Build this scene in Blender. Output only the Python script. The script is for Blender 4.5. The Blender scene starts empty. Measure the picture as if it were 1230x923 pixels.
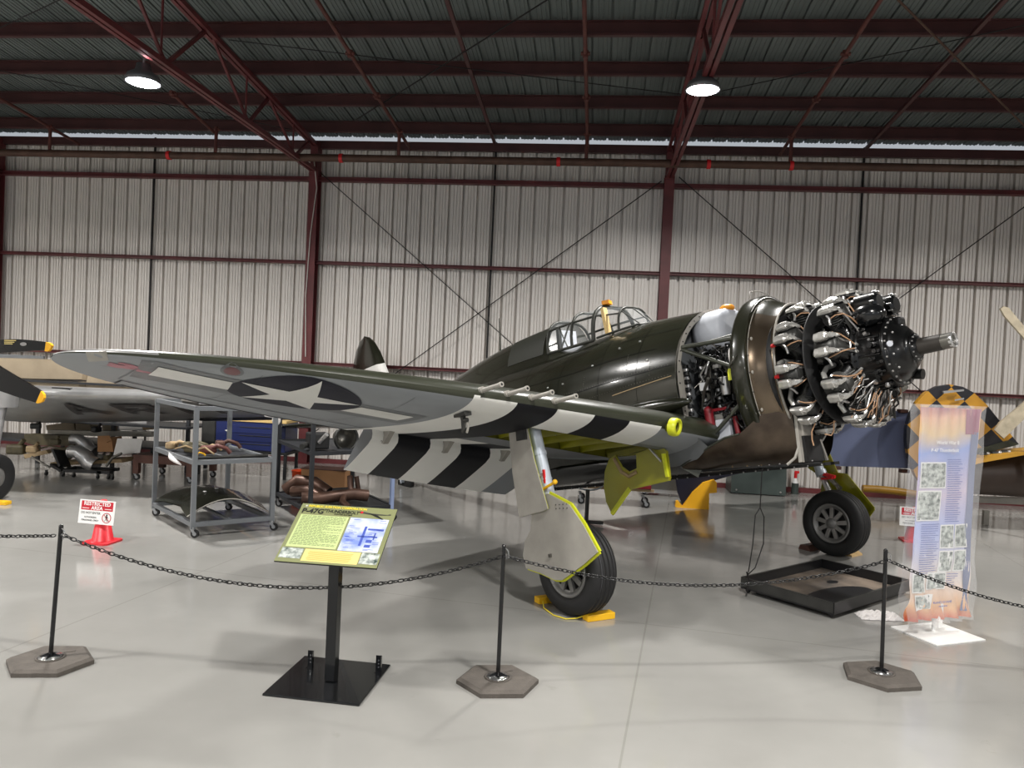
import bpy, bmesh, math, random
from mathutils import Vector, Matrix
PI=math.pi
C=bpy.context.scene.collection
random.seed(7)
# ---------------------------------------------------------------- materials
def lin(c):
    def f(v):
        v/=255.0
        return v/12.92 if v<=.04045 else ((v+.055)/1.055)**2.4
    return (f(c[0]),f(c[1]),f(c[2]),1)
MT={}
def mat(name,col,rough=.5,metal=0,var=0,vscale=3,bump=0,bscale=40,col2=None,alpha=1,emit=None,estr=0,coat=0,trans=0,spec=None,stretch=None,rvar=0):
    m=bpy.data.materials.new(name);m.use_nodes=True;nt=m.node_tree;N=nt.nodes;L=nt.links
    b=N['Principled BSDF'];b.inputs['Base Color'].default_value=lin(col);b.inputs['Roughness'].default_value=rough;b.inputs['Metallic'].default_value=metal
    b.inputs['Coat Weight'].default_value=coat
    if spec is not None:b.inputs['Specular IOR Level'].default_value=spec
    if trans:b.inputs['Transmission Weight'].default_value=trans
    if alpha<1:b.inputs['Alpha'].default_value=alpha
    if emit:b.inputs['Emission Color'].default_value=lin(emit);b.inputs['Emission Strength'].default_value=estr
    tc=N.new('ShaderNodeTexCoord')
    src=tc.outputs['Object']
    if stretch:
        mp=N.new('ShaderNodeMapping');mp.inputs['Scale'].default_value=stretch;L.new(src,mp.inputs['Vector']);src=mp.outputs['Vector']
    if var or col2 or rvar:
        n=N.new('ShaderNodeTexNoise');n.inputs['Scale'].default_value=vscale;n.inputs['Detail'].default_value=5;L.new(src,n.inputs['Vector'])
        r=N.new('ShaderNodeValToRGB');r.color_ramp.elements[0].position=.32;r.color_ramp.elements[1].position=.68
        a=lin(col);c2=lin(col2) if col2 else tuple(x*(1-var) for x in a[:3])+(1,)
        r.color_ramp.elements[0].color=c2;r.color_ramp.elements[1].color=a
        L.new(n.outputs['Fac'],r.inputs['Fac'])
        if var or col2:L.new(r.outputs['Color'],b.inputs['Base Color'])
        if rvar:
            mr=N.new('ShaderNodeMapRange');mr.inputs['To Min'].default_value=rough-rvar;mr.inputs['To Max'].default_value=rough+rvar
            L.new(n.outputs['Fac'],mr.inputs['Value']);L.new(mr.outputs['Result'],b.inputs['Roughness'])
    if bump:
        n2=N.new('ShaderNodeTexNoise');n2.inputs['Scale'].default_value=bscale;n2.inputs['Detail'].default_value=3;L.new(src,n2.inputs['Vector'])
        bp=N.new('ShaderNodeBump');bp.inputs['Strength'].default_value=bump;bp.inputs['Distance'].default_value=.01;L.new(n2.outputs['Fac'],bp.inputs['Height']);L.new(bp.outputs['Normal'],b.inputs['Normal'])
    MT[name]=m;return m
mat('red_steel',(108,48,50),.5,0,.35,2.5)
mat('red_purlin',(80,46,46),.5,0,.3,2)
mat('rust_pipe',(96,70,58),.6,.2,.35,4)
mat('brown_pipe',(104,58,52),.55,.1,.35,4)
mat('wall_metal',(228,223,217),.45,.12,.10,.6,stretch=(1,1,.2))
mat('roof_metal',(112,120,119),.65,.1,.2,1.2)
mat('cable',(28,26,26),.5,.3)
mat('white_wire',(200,196,190),.5)
mat('lamp_lens',(255,250,235),.3,emit=(250,252,255),estr=60)
mat('lamp_body',(110,112,115),.4,.6)
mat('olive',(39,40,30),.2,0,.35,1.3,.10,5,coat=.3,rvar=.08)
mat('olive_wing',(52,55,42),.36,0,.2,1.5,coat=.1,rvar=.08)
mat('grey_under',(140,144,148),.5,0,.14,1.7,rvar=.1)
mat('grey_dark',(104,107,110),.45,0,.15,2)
mat('stripe_white',(236,235,230),.4,0,.06,2)
mat('stripe_black',(17,18,24),.55,0,.2,2,spec=.25)
mat('frame_dark',(34,36,28),.5)
mat('black_rough',(18,18,19),.6,0,.3,20)
mat('insignia_blue',(34,34,46),.6,0,.25,5,spec=.2)
mat('star_white',(222,221,216),.4,0,.08,3)
mat('red_paint',(120,22,32),.4)
mat('faded_red',(170,110,120),.5)
mat('dull_red',(110,70,72),.5)
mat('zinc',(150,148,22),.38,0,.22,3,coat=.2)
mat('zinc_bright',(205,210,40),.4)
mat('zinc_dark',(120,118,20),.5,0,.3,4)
mat('bare_grey',(164,160,152),.5,.1,.16,6)
mat('strut_grey',(188,196,206),.3,.2,.08,3)
mat('rubber',(24,24,25),.62,0,.2,6)
mat('rubber_groove',(92,92,96),.6)
mat('hub_grey',(135,134,132),.4,.4,.2,8)
mat('alu',(196,195,194),.28,.75,.12,4)
mat('alu_dark',(120,118,112),.35,.75,.2,5)
mat('steel_dark',(70,70,68),.4,.5,.3,6)
mat('black_gloss',(17,18,20),.2,.1,coat=.3)
mat('black_matte',(20,20,21),.55)
mat('engine_black',(14,14,15),.28,.25,.3,20,coat=.3)
mat('engine_silver',(205,203,198),.24,.6,.25,14)
mat('lead_tan',(178,140,108),.4)
mat('bronze',(92,80,68),.34,.6,.4,3,col2=(50,40,32))
mat('ring_metal',(118,104,88),.24,.85,.35,3)
mat('mount_tube',(62,64,56),.35,.3)
mat('shaft_dark',(58,54,50),.45,.3,.2,10)
mat('tank_grey',(190,194,202),.5,0,.08,10)
mat('orange',(232,150,30),.45)
mat('glass',(225,232,235),.03,alpha=.10,spec=.4)
mat('wood',(214,182,120),.6,0,.15,20,stretch=(1,1,8))
mat('wood_block',(205,172,120),.65,0,.2,12)
mat('yellow_paint',(246,190,30),.42,0,.1,6)
mat('chain_black',(14,14,15),.35)
mat('post_black',(14,14,16),.25,.2,coat=.4)
mat('chrome',(190,190,190),.18,.9)
mat('base_rubber',(92,86,80),.85,0,.25,14,.3,90)
mat('sign_olive',(128,132,92),.45)
mat('sign_green',(190,204,142),.45)
mat('sign_cream',(222,200,128),.45)
mat('sign_blue',(228,232,246),.45,0,0,7,col2=(120,140,206))
mat('sign_blue2',(70,88,170),.45)
mat('ink',(30,32,26),.5)
mat('ink_soft',(120,134,92),.5)
mat('ink_tan',(196,150,60),.5)
mat('sign_yellow',(236,214,60),.5)
mat('photo_mix',(216,222,216),.45,0,0,26,col2=(44,64,58))
mat('white_plastic',(240,240,238),.4)
mat('sign_red',(196,30,48),.45)
mat('cone_red',(222,48,58),.38,0,.06,4)
mat('cart_grey',(122,126,130),.42,.3,.12,4)
mat('cart_dark',(46,48,52),.5,.2,.2,4)
mat('caster_grey',(170,172,174),.3,.7)
mat('cart_blue',(140,155,190),.45)
mat('tool_blue',(22,34,86),.35)
mat('scrap_olive',(92,84,60),.6,0,.4,9)
mat('scrap_tan',(170,146,110),.65,0,.3,9)
mat('cardboard',(168,124,84),.8,0,.12,5)
mat('rust_brown',(92,60,50),.65,0,.35,6)
mat('exhaust_brown',(104,78,66),.4,.4,.4,6)
mat('fabric_tan',(176,160,136),.8,0,.22,2.2,.3,9)
mat('silver_skin',(188,188,188),.34,.7,.22,2.2,rvar=.08)
mat('silver_letters',(62,58,58),.5)
mat('prop_yellow',(240,176,30),.45)
mat('blue_grey',(112,122,156),.5,0,.1,2)
mat('ochre',(186,138,42),.45,0,.12,4)
mat('fus_brown',(66,52,44),.45,0,.25,4)
mat('dark_green_box',(74,84,80),.4,.2,.2,3)
mat('banner_purple',(150,84,108),.5)
mat('cloth_white',(226,222,220),.8,0,.08,20,.4,30)
mat('red_bright',(214,36,40),.5)
mat('orange_bucket',(232,84,40),.45)
mat('foil_tan',(196,184,160),.4,.3,.25,9,.5,14)
mat('tray_black',(26,26,28),.35,.1,.3,6)
mat('tray_stain',(110,98,86),.55,0,0,2.2,col2=(36,34,33))
# floor: glossy light grey epoxy with faint joints and scuffs
def floor_mat():
    m=bpy.data.materials.new('epoxy_floor');m.use_nodes=True;nt=m.node_tree;N=nt.nodes;L=nt.links;b=N['Principled BSDF']
    tc=N.new('ShaderNodeTexCoord')
    n=N.new('ShaderNodeTexNoise');n.inputs['Scale'].default_value=.7;n.inputs['Detail'].default_value=6
    r=N.new('ShaderNodeValToRGB');r.color_ramp.elements[0].position=.3;r.color_ramp.elements[1].position=.7
    r.color_ramp.elements[0].color=lin((138,137,133));r.color_ramp.elements[1].color=lin((152,151,147))
    L.new(tc.outputs['Object'],n.inputs['Vector']);L.new(n.outputs['Fac'],r.inputs['Fac'])
    br=N.new('ShaderNodeTexBrick');br.offset=0;br.inputs['Scale'].default_value=1;br.inputs['Brick Width'].default_value=4.6;br.inputs['Row Height'].default_value=4.6
    br.inputs['Mortar Size'].default_value=.008;br.inputs['Color1'].default_value=(1,1,1,1);br.inputs['Color2'].default_value=(1,1,1,1);br.inputs['Mortar'].default_value=(.82,.82,.8,1)
    mp=N.new('ShaderNodeMapping');mp.inputs['Rotation'].default_value=(0,0,.12);mp.inputs['Location'].default_value=(.3,2.1,0)
    L.new(tc.outputs['Object'],mp.inputs['Vector']);L.new(mp.outputs['Vector'],br.inputs['Vector'])
    mx=N.new('ShaderNodeMixRGB');mx.blend_type='MULTIPLY';mx.inputs['Fac'].default_value=1
    L.new(r.outputs['Color'],mx.inputs['Color1']);L.new(br.outputs['Color'],mx.inputs['Color2'])
    n3=N.new('ShaderNodeTexNoise');n3.inputs['Scale'].default_value=3.2;n3.inputs['Detail'].default_value=9;n3.inputs['Roughness'].default_value=.7
    L.new(tc.outputs['Object'],n3.inputs['Vector'])
    r3=N.new('ShaderNodeValToRGB');r3.color_ramp.elements[0].position=.27;r3.color_ramp.elements[1].position=.36;r3.color_ramp.elements[0].color=(.86,.85,.83,1);r3.color_ramp.elements[1].color=(1,1,1,1)
    L.new(n3.outputs['Fac'],r3.inputs['Fac'])
    mx2=N.new('ShaderNodeMixRGB');mx2.blend_type='MULTIPLY';mx2.inputs['Fac'].default_value=1
    L.new(mx.outputs['Color'],mx2.inputs['Color1']);L.new(r3.outputs['Color'],mx2.inputs['Color2']);L.new(mx2.outputs['Color'],b.inputs['Base Color'])
    mr=N.new('ShaderNodeMapRange');mr.inputs['From Min'].default_value=.3;mr.inputs['From Max'].default_value=.7;mr.inputs['To Min'].default_value=.08;mr.inputs['To Max'].default_value=.19
    L.new(n3.outputs['Fac'],mr.inputs['Value']);L.new(mr.outputs['Result'],b.inputs['Roughness'])
    n2=N.new('ShaderNodeTexNoise');n2.inputs['Scale'].default_value=5;bp=N.new('ShaderNodeBump');bp.inputs['Strength'].default_value=.06;bp.inputs['Distance'].default_value=.02
    L.new(tc.outputs['Object'],n2.inputs['Vector']);L.new(n2.outputs['Fac'],bp.inputs['Height']);L.new(bp.outputs['Normal'],b.inputs['Normal'])
    b.inputs['Specular IOR Level'].default_value=.5
    MT['epoxy_floor']=m
floor_mat()
# checkered tail: ochre and black diamonds
def checker_mat():
    m=bpy.data.materials.new('checker_tail');m.use_nodes=True;nt=m.node_tree;N=nt.nodes;L=nt.links;b=N['Principled BSDF'];b.inputs['Roughness'].default_value=.4
    tc=N.new('ShaderNodeTexCoord');mp=N.new('ShaderNodeMapping');mp.inputs['Rotation'].default_value=(0,PI/4,0);mp.inputs['Location'].default_value=(.02,.5,.05)
    ch=N.new('ShaderNodeTexChecker');ch.inputs['Scale'].default_value=1/.30;ch.inputs['Color1'].default_value=lin((188,136,40));ch.inputs['Color2'].default_value=lin((28,28,34))
    # flatten the depth axis so the checks run straight through
    sp=N.new('ShaderNodeSeparateXYZ');cb=N.new('ShaderNodeCombineXYZ');cb.inputs['Y'].default_value=.07
    L.new(tc.outputs['Object'],mp.inputs['Vector']);L.new(mp.outputs['Vector'],sp.inputs['Vector']);L.new(sp.outputs['X'],cb.inputs['X']);L.new(sp.outputs['Z'],cb.inputs['Z'])
    L.new(cb.outputs['Vector'],ch.inputs['Vector']);L.new(ch.outputs['Color'],b.inputs['Base Color']);MT['checker_tail']=m
checker_mat()
def banner_mat():
    m=bpy.data.materials.new('banner_print');m.use_nodes=True;nt=m.node_tree;N=nt.nodes;L=nt.links;b=N['Principled BSDF'];b.inputs['Roughness'].default_value=.45
    tc=N.new('ShaderNodeTexCoord');sp=N.new('ShaderNodeSeparateXYZ');L.new(tc.outputs['Object'],sp.inputs['Vector'])
    n=N.new('ShaderNodeTexNoise');n.inputs['Scale'].default_value=2.6;n.inputs['Detail'].default_value=2;L.new(tc.outputs['Object'],n.inputs['Vector'])
    ma=N.new('ShaderNodeMath');ma.operation='MULTIPLY_ADD';ma.inputs[1].default_value=.35;L.new(n.outputs['Fac'],ma.inputs[0]);L.new(sp.outputs['Z'],ma.inputs[2])
    mr=N.new('ShaderNodeMapRange');mr.inputs['From Min'].default_value=.3;mr.inputs['From Max'].default_value=2.3;L.new(ma.outputs[0],mr.inputs['Value'])
    r=N.new('ShaderNodeValToRGB');e=r.color_ramp.elements;e[0].position=0;e[0].color=lin((196,92,60));e[1].position=1;e[1].color=lin((150,78,104))
    for p,c in ((.07,(232,186,140)),(.2,(232,220,214)),(.42,(170,184,232)),(.6,(206,192,214)),(.78,(140,162,220)),(.88,(226,196,150)),(.94,(226,180,150))):
        k=e.new(p);k.color=lin(c)
    L.new(mr.outputs['Result'],r.inputs['Fac']);L.new(r.outputs['Color'],b.inputs['Base Color']);MT['banner_print']=m
banner_mat()
# ---------------------------------------------------------------- mesh builder
class MB:
    def __init__(s,m='black_matte'): s.v=[];s.f=[];s.mi=[];s.sm=[];s.mats=[];s.cur=None;s.mat(m)
    def mat(s,m):
        if m not in s.mats:s.mats.append(m)
        s.cur=s.mats.index(m);return s
    def add(s,vs,fs,smooth=False,T=None):
        o=len(s.v)
        s.v+=[tuple(T@Vector(p)) if T else tuple(p) for p in vs]
        for f in fs:s.f.append([o+i for i in f]);s.mi.append(s.cur);s.sm.append(smooth)
        return s
    def box(s,c,d,rz=0,T=None,bev=0):
        x,y,z=[k/2 for k in d]
        if bev:
            b=min(bev,x*.9,y*.9,z*.9);bm=bmesh.new();bmesh.ops.create_cube(bm,size=1)
            for v in bm.verts:v.co=Vector((v.co.x*2*x,v.co.y*2*y,v.co.z*2*z))
            bmesh.ops.bevel(bm,geom=bm.edges[:],offset=b,segments=2,affect='EDGES',profile=.5)
            bm.verts.index_update();vs=[v.co.copy() for v in bm.verts];fs=[[v.index for v in f.verts] for f in bm.faces];bm.free()
        else:
            vs=[Vector(p) for p in ((-x,-y,-z),(x,-y,-z),(x,y,-z),(-x,y,-z),(-x,-y,z),(x,-y,z),(x,y,z),(-x,y,z))]
            fs=[(3,2,1,0),(4,5,6,7),(0,1,5,4),(1,2,6,5),(2,3,7,6),(3,0,4,7)]
        M=Matrix.Translation(c)@Matrix.Rotation(rz,4,'Z')
        if T:M=T@M
        return s.add([M@v for v in vs],fs)
    def bar(s,a,b,w,h=None,up=(0,0,1),T=None):
        a=Vector(a);b=Vector(b);h=h or w;d=(b-a).normalized();u=Vector(up)
        if abs(d.dot(u))>.95:u=Vector((0,1,0)) if abs(d.y)<.9 else Vector((1,0,0))
        r=d.cross(u).normalized();u=r.cross(d);vs=[]
        for p in (a,b):
            for i,j in ((-1,-1),(1,-1),(1,1),(-1,1)):vs.append(p+r*i*w/2+u*j*h/2)
        return s.add(vs,[(3,2,1,0),(4,5,6,7),(0,1,5,4),(1,2,6,5),(2,3,7,6),(3,0,4,7)],T=T)
    def tube(s,pts,r,n=8,closed=False,T=None,cap=True):
        P=[Vector(p) for p in pts];k=len(P);rr=r if isinstance(r,(list,tuple)) else [r]*k
        prev=None;vs=[]
        for i in range(k):
            d=(P[(i+1)%k]-P[i-1]) if closed else (P[min(i+1,k-1)]-P[max(i-1,0)])
            if d.length<1e-9:d=Vector((0,0,1))
            d.normalize()
            if prev is None:
                a=Vector((0,0,1)) if abs(d.z)<.9 else Vector((1,0,0));u=d.cross(a).normalized()
            else:
                u=prev-d*prev.dot(d)
                u=u.normalized() if u.length>1e-6 else d.orthogonal().normalized()
            prev=u;w=d.cross(u)
            for j in range(n):
                t=2*PI*j/n;vs.append(P[i]+(u*math.cos(t)+w*math.sin(t))*rr[i])
        fs=[]
        for i in range(k if closed else k-1):
            for j in range(n):
                a=i*n+j;b=i*n+(j+1)%n;c=((i+1)%k)*n+(j+1)%n;d_=((i+1)%k)*n+j;fs.append((a,b,c,d_))
        s.add(vs,fs,True,T)
        if not closed and cap:
            s.add([vs[j] for j in range(n)],[list(range(n))[::-1]],False,T);s.add([vs[(k-1)*n+j] for j in range(n)],[list(range(n))],False,T)
        return s
    def cyl(s,a,b,r,r2=None,n=16,T=None): return s.tube([a,b],[r,r if r2 is None else r2],n,T=T)
    def lathe(s,prof,n=32,T=None,smooth=True,arc=None,sx=1,sy=1):
        # prof: (r,z) about the local z axis
        vs=[];k=len(prof);m=n if arc is None else n+1;a0,a1=(0,2*PI) if arc is None else arc
        for r,z in prof:
            for j in range(m):
                t=a0+(a1-a0)*j/n;vs.append((r*math.cos(t)*sx,r*math.sin(t)*sy,z))
        fs=[]
        for i in range(k-1):
            for j in range(n):
                j2=(j+1)%m
                fs.append((i*m+j,i*m+j2,(i+1)*m+j2,(i+1)*m+j))
        return s.add(vs,fs,smooth,T)
    def loft(s,secs,closed=True,caps=True,smooth=True,T=None):
        n=len(secs[0]);vs=[p for q in secs for p in q];fs=[]
        for i in range(len(secs)-1):
            for j in range(n if closed else n-1):
                a=i*n+j;b=i*n+(j+1)%n;fs.append((a,b,b+n,a+n))
        s.add(vs,fs,smooth,T)
        if caps and closed:
            s.add(secs[0],[list(range(n))[::-1]],False,T);s.add(secs[-1],[list(range(n))],False,T)
        return s
    def prism(s,poly,d0,d1,axis='y',T=None):
        # poly of 2D points extruded along an axis
        def P(a,b,d): return {'y':(a,d,b),'x':(d,a,b),'z':(a,b,d)}[axis]
        n=len(poly);vs=[P(a,b,d0) for a,b in poly]+[P(a,b,d1) for a,b in poly]
        fs=[list(range(n)),list(range(n,2*n))[::-1]]+[(i,(i+1)%n+0,(i+1)%n+n,i+n)[::-1] for i in range(n)]
        return s.add(vs,fs,False,T)
    def ball(s,c,r,n=12,sc=(1,1,1),T=None):
        prof=[(max(1e-4,math.sin(PI*i/n))*r,-math.cos(PI*i/n)*r) for i in range(n+1)]
        M=Matrix.Translation(c)@Matrix.Diagonal((*sc,1))
        return s.lathe(prof,n+4,T@M if T else M)
    def build(s,name,parent=None,loc=None,mods=None,fix=True):
        me=bpy.data.meshes.new(name);me.from_pydata(s.v,[],s.f)
        for m in s.mats:me.materials.append(MT[m])
        me.polygons.foreach_set('material_index',s.mi);me.polygons.foreach_set('use_smooth',s.sm)
        if fix:
            bm=bmesh.new();bm.from_mesh(me);bmesh.ops.recalc_face_normals(bm,faces=bm.faces[:]);bm.to_mesh(me);bm.free()
        me.update();o=bpy.data.objects.new(name,me);C.objects.link(o)
        if parent:o.parent=parent
        if loc:o.location=loc
        return o
def thing(name,label,cat,loc=(0,0,0),rz=0,group=None):
    o=bpy.data.objects.new(name,None);C.objects.link(o);o.empty_display_size=.2;o.location=loc;o.rotation_euler=(0,0,rz);o['label']=label;o['category']=cat
    if group:o['group']=group
    return o
def tag(o,label,cat,group=None):
    o['label']=label;o['category']=cat
    if group:o['group']=group
    return o
def struct(o): o['kind']='structure';return o
def dup(root,loc,rz,label=None,group=None):
    r=root.copy();C.objects.link(r);r.location=loc;r.rotation_euler=(0,0,rz)
    if label:r['label']=label
    if group:r['group']=group
    for ch in list(root.children):
        c=ch.copy();C.objects.link(c);c.parent=r
        for g in ch.children:
            d=g.copy();C.objects.link(d);d.parent=c
    return r
def text_mesh(mb,txt,size,T,matn,align='CENTER',depth=.0008,wx=1,bold=0):
    cu=bpy.data.curves.new('t','FONT');cu.body=txt;cu.size=size;cu.align_x=align;cu.align_y='CENTER';cu.extrude=depth;cu.resolution_u=3;cu.offset=bold
    o=bpy.data.objects.new('t',cu);C.objects.link(o);dg=bpy.context.evaluated_depsgraph_get();dg.update()
    me=bpy.data.meshes.new_from_object(o.evaluated_get(dg));S=Matrix.Diagonal((wx,1,1,1))
    mb.mat(matn);mb.add([S@v.co for v in me.vertices],[list(p.vertices) for p in me.polygons],False,T)
    bpy.data.objects.remove(o);bpy.data.curves.remove(cu);bpy.data.meshes.remove(me)
def frame(o,ex,ey,ez=None):
    ex=Vector(ex).normalized();ey=Vector(ey);ey=(ey-ex*ey.dot(ex)).normalized();ez=ex.cross(ey)
    M=Matrix.Identity(4)
    for i in range(3):M[i][0]=ex[i];M[i][1]=ey[i];M[i][2]=ez[i];M[i][3]=o[i]
    return M
def spl(xs,ys,x):
    if x<=xs[0]:return ys[0]
    if x>=xs[-1]:return ys[-1]
    for i in range(len(xs)-1):
        if xs[i]<=x<=xs[i+1]:break
    h=xs[i+1]-xs[i];t=(x-xs[i])/h
    def m(k):
        if k<=0:return (ys[1]-ys[0])/(xs[1]-xs[0])
        if k>=len(xs)-1:return (ys[-1]-ys[-2])/(xs[-1]-xs[-2])
        a=(ys[k]-ys[k-1])/(xs[k]-xs[k-1]);b=(ys[k+1]-ys[k])/(xs[k+1]-xs[k])
        return 0 if a*b<=0 else 2*a*b/(a+b)
    m0=m(i)*h;m1=m(i+1)*h
    return (2*t**3-3*t**2+1)*ys[i]+(t**3-2*t**2+t)*m0+(-2*t**3+3*t**2)*ys[i+1]+(t**3-t**2)*m1
# ---------------------------------------------------------------- camera
cd=bpy.data.cameras.new('camera');cam=bpy.data.objects.new('camera',cd);C.objects.link(cam);bpy.context.scene.camera=cam
cd.sensor_fit='HORIZONTAL';cd.sensor_width=36;cd.lens=36*924/1230;cd.clip_start=.05;cd.clip_end=200
H=2.3
cam.matrix_world=Matrix.Translation((0,0,H))@Matrix.Rotation(math.radians(6.306),4,'Z')@Matrix.Rotation(math.radians(90-1.334),4,'X')@Matrix.Rotation(math.radians(2.636),4,'Z')
# ================================================================ building
WY=16.22;RZ0=7.08;RK=.0916
def roofz(y): return RZ0+(16.3-y)*RK
X0,X1=-22,16
struct(MB('epoxy_floor').box((-3,3,-.05),(38,30,.1)).build('floor'))
# corrugated wall sheet: real ribs every foot
def ribs(x0,x1,pitch,prof):
    pts=[];x=x0
    while x<x1:
        for a,d in prof:pts.append((x+a,d))
        x+=pitch
    return pts
WP=[(0,0),(.004,.095),(.052,.095),(.056,0),(.118,0),(.121,.02),(.129,.02),(.132,0),(.18,0),(.183,.02),(.191,.02),(.194,0),(.243,0),(.246,.02),(.254,.02),(.257,0)]
m=MB('wall_metal')
P=ribs(-22.0+.065,16,.3048,WP)
z0,z1=.02,7.0
m.add([(x,WY+d,z0) for x,d in P]+[(x,WY+d,z1) for x,d in P],[(i,i+1,i+1+len(P),i+len(P)) for i in range(len(P)-1)])
m.box((-3,WY+.14,3.5),(38,.04,7))
struct(m.build('wall_back'))
m=MB('roof_metal')
P=ribs(-22.0,16,.3048,[(0,0),(.004,-.04),(.034,-.04),(.04,0),(.10,0),(.105,.012),(.12,.012),(.125,0),(.17,0),(.175,.012),(.19,.012),(.195,0),(.24,0),(.245,.012),(.26,.012),(.265,0)])
ya,yb=16.3,-12
m.add([(x,ya,roofz(ya)-d+.03) for x,d in P]+[(x,yb,roofz(yb)-d+.03) for x,d in P],[(i,i+1,i+1+len(P),i+len(P)) for i in range(len(P)-1)])
m.add([(X0,ya,roofz(ya)+.08),(X1,ya,roofz(ya)+.08),(X1,yb,roofz(yb)+.08),(X0,yb,roofz(yb)+.08)],[(0,1,2,3)])
struct(m.build('ceiling'))
for nm,x in (('wall_left',X0),('wall_right',X1)):
    m=MB('wall_metal')
    yy=ribs(-12,16.2,.3048,WP);s_=1 if x<0 else -1
    m.add([(x-s_*d*.5,y,0) for y,d in yy]+[(x-s_*d*.5,y,9.6) for y,d in yy],[(i,i+1,i+1+len(yy),i+len(yy)) for i in range(len(yy)-1)])
    struct(m.build(nm))
struct(MB('red_steel').box((-3,16.16,.05),(38,.06,.10)).build('baseboard_back'))
struct(MB('red_purlin').box((-3,16.08,6.86),(38,.10,.17)).build('trim_1'))
# upright seams of the sheets
for k,x in enumerate((-9.98,-2.35,5.09)):
    o=MB('cable').box((x,16.17,3.55),(.035,.03,6.9)).build('wall_seam');struct(o)
# girts
for z,w in ((2.16,.07),(4.34,.07),(6.13,.09)):
    m=MB('red_steel');m.box((-3,16.12,z),(38,.10,w));m.box((-3,16.05,z+w*.5-.008),(38,.05,.012));m.box((-3,16.05,z-w*.5+.008),(38,.05,.012))
    struct(m.build('wall_girt'))
# columns (tapered I sections)
CX=(-13.62,-6.21,1.26,8.7)
for x in CX:
    m=MB('red_steel')
    m.box((x,15.9,3.15),(.20,.016,6.3));m.box((x,16.1,3.15),(.20,.016,6.3));m.box((x,16.0,3.15),(.014,.2,6.3));m.box((x,16.0,.01),(.3,.35,.02))
    m.box((x,16.0,6.55),(.16,.25,.7))
    struct(m.build('steel_column'))
# purlins: Z sections every 1.25 m
y=15.40
while y>-10:
    z=roofz(y)
    m=MB('red_purlin');m.box((-3,y,z-.13),(38,.014,.22));m.box((-3,y-.03,z-.02),(38,.07,.012));m.box((-3,y-.035,z-.235),(38,.07,.014));m.box((-3,y-.07,z-.222),(38,.01,.03))
    struct(m.build('roof_purlin'));y-=1.25
# trusses
for x in CX:
    m=MB('red_steel')
    yb_=-8
    def top(y): return roofz(y)-.33
    for s_ in (-.045,.045):
        m.bar((x+s_,16.0,6.28),(x+s_,yb_,6.30),.06,.075);m.bar((x+s_,16.0,top(16.0)+.02),(x+s_,yb_,top(yb_)),.06,.075)
    nodes=[16.0,14.87,12.81,10.24,7.6,5.0,2.4,-.2,-2.8,-5.4,-8]
    for i in range(1,len(nodes)-1):
        a=nodes[i];t1=a-.35 if i==1 else a-1.28
        m.bar((x,a,6.30),(x,min(15.6,a+ (.75 if i<3 else 1.05)),top(a+.9)),.05,.05)
        m.bar((x,a,6.30),(x,a-1.3,top(a-1.3)),.04,.04)
        m.cyl((x,a-.12,6.30),(x,a-.12,top(a-.12)),.018,n=8)
    struct(m.build('roof_truss'))
# sprinkler main and branch lines
m=MB('rust_pipe').cyl((-20,15.0,6.3),(15,15.0,6.3),.075,n=14)
m.mat('red_bright')
for x in (-8.95,-.95,1.9,3.42,-5.3):m.cyl((x-.035,15,6.3),(x+.035,15,6.3),.09,n=14)
tag(m.build('sprinkler_main'),'long rusty sprinkler main running across the hangar just below the eave','pipe')
lab=['thin sprinkler branch pipe far left, dropping onto the main left of the lamp','sprinkler branch pipe just right of the left steel column','sprinkler branch pipe running straight back in the middle of the ceiling','sprinkler branch pipe slanting down right of the right lamp','sprinkler branch pipe between left lamp and left column']
for x,l,yend in ((-11.6,lab[0],9),(-4.13,lab[1],-6),(-.42,lab[2],-6),(3.4,lab[3],-6),(-7.95,lab[4],13.3)):
    m=MB('brown_pipe');zt=lambda y:roofz(y)-.36
    m.cyl((x,15.9 if yend<13 else 14.9,zt(15.9)),(x,yend,zt(yend)),.032,n=10)
    m.cyl((x,15.0,6.33),(x,15.0,zt(15.0)),.035,n=10)
    for yy in (15.0,13.4,11.9,8.9):
        if yy>yend:
            m.cyl((x,yy,zt(yy)-.06),(x,yy,zt(yy)+.05),.045,n=8);m.cyl((x-.07,yy,zt(yy)),(x+.07,yy,zt(yy)),.03,n=8)
    tag(m.build('sprinkler_branch'),l,'pipe')
# wall bracing rods, roof bracing rods
def rod(a,b,l,r=.011,mt='cable',sag=0,cat='brace rod',nm='brace_rod'):
    pts=[Vector(a).lerp(Vector(b),t/12)+Vector((0,0,-sag*4*(t/12)*(1-t/12))) for t in range(13)]
    tag(MB(mt).tube(pts,r,6).build(nm),l,cat)
rod((-6.1,16.0,6.25),(1.1,16.0,.4),'diagonal wall brace falling from left column towards the cockpit')
rod((1.1,15.96,6.2),(-6.1,15.96,.6),'diagonal wall brace rising to the right column above the cockpit')
rod((1.45,16.0,6.3),(8.6,16.0,.3),'diagonal wall brace falling from right column behind the engine')
rod((8.6,15.96,6.3),(1.45,15.96,.3),'diagonal wall brace rising right of the engine')
rod((-4.9,14.6,roofz(14.6)-.3),(1.0,8.6,roofz(8.6)-.3),'dark roof brace rod crossing between the two trusses')
rod((-6.0,11.6,roofz(11.6)-.3),(1.2,13.4,roofz(13.4)-.3),'thin roof brace rod crossing left of the middle branch pipe',.008)
rod((1.4,13.5,roofz(13.5)-.3),(8.5,9.6,roofz(9.6)-.3),'thin roof brace rod right of the right lamp',.008)
rod((3.5,10.3,7.2),(9.0,16.0,6.4),'pale steel guy rod crossing the ceiling at upper right',.017,'rust_pipe')
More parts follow.
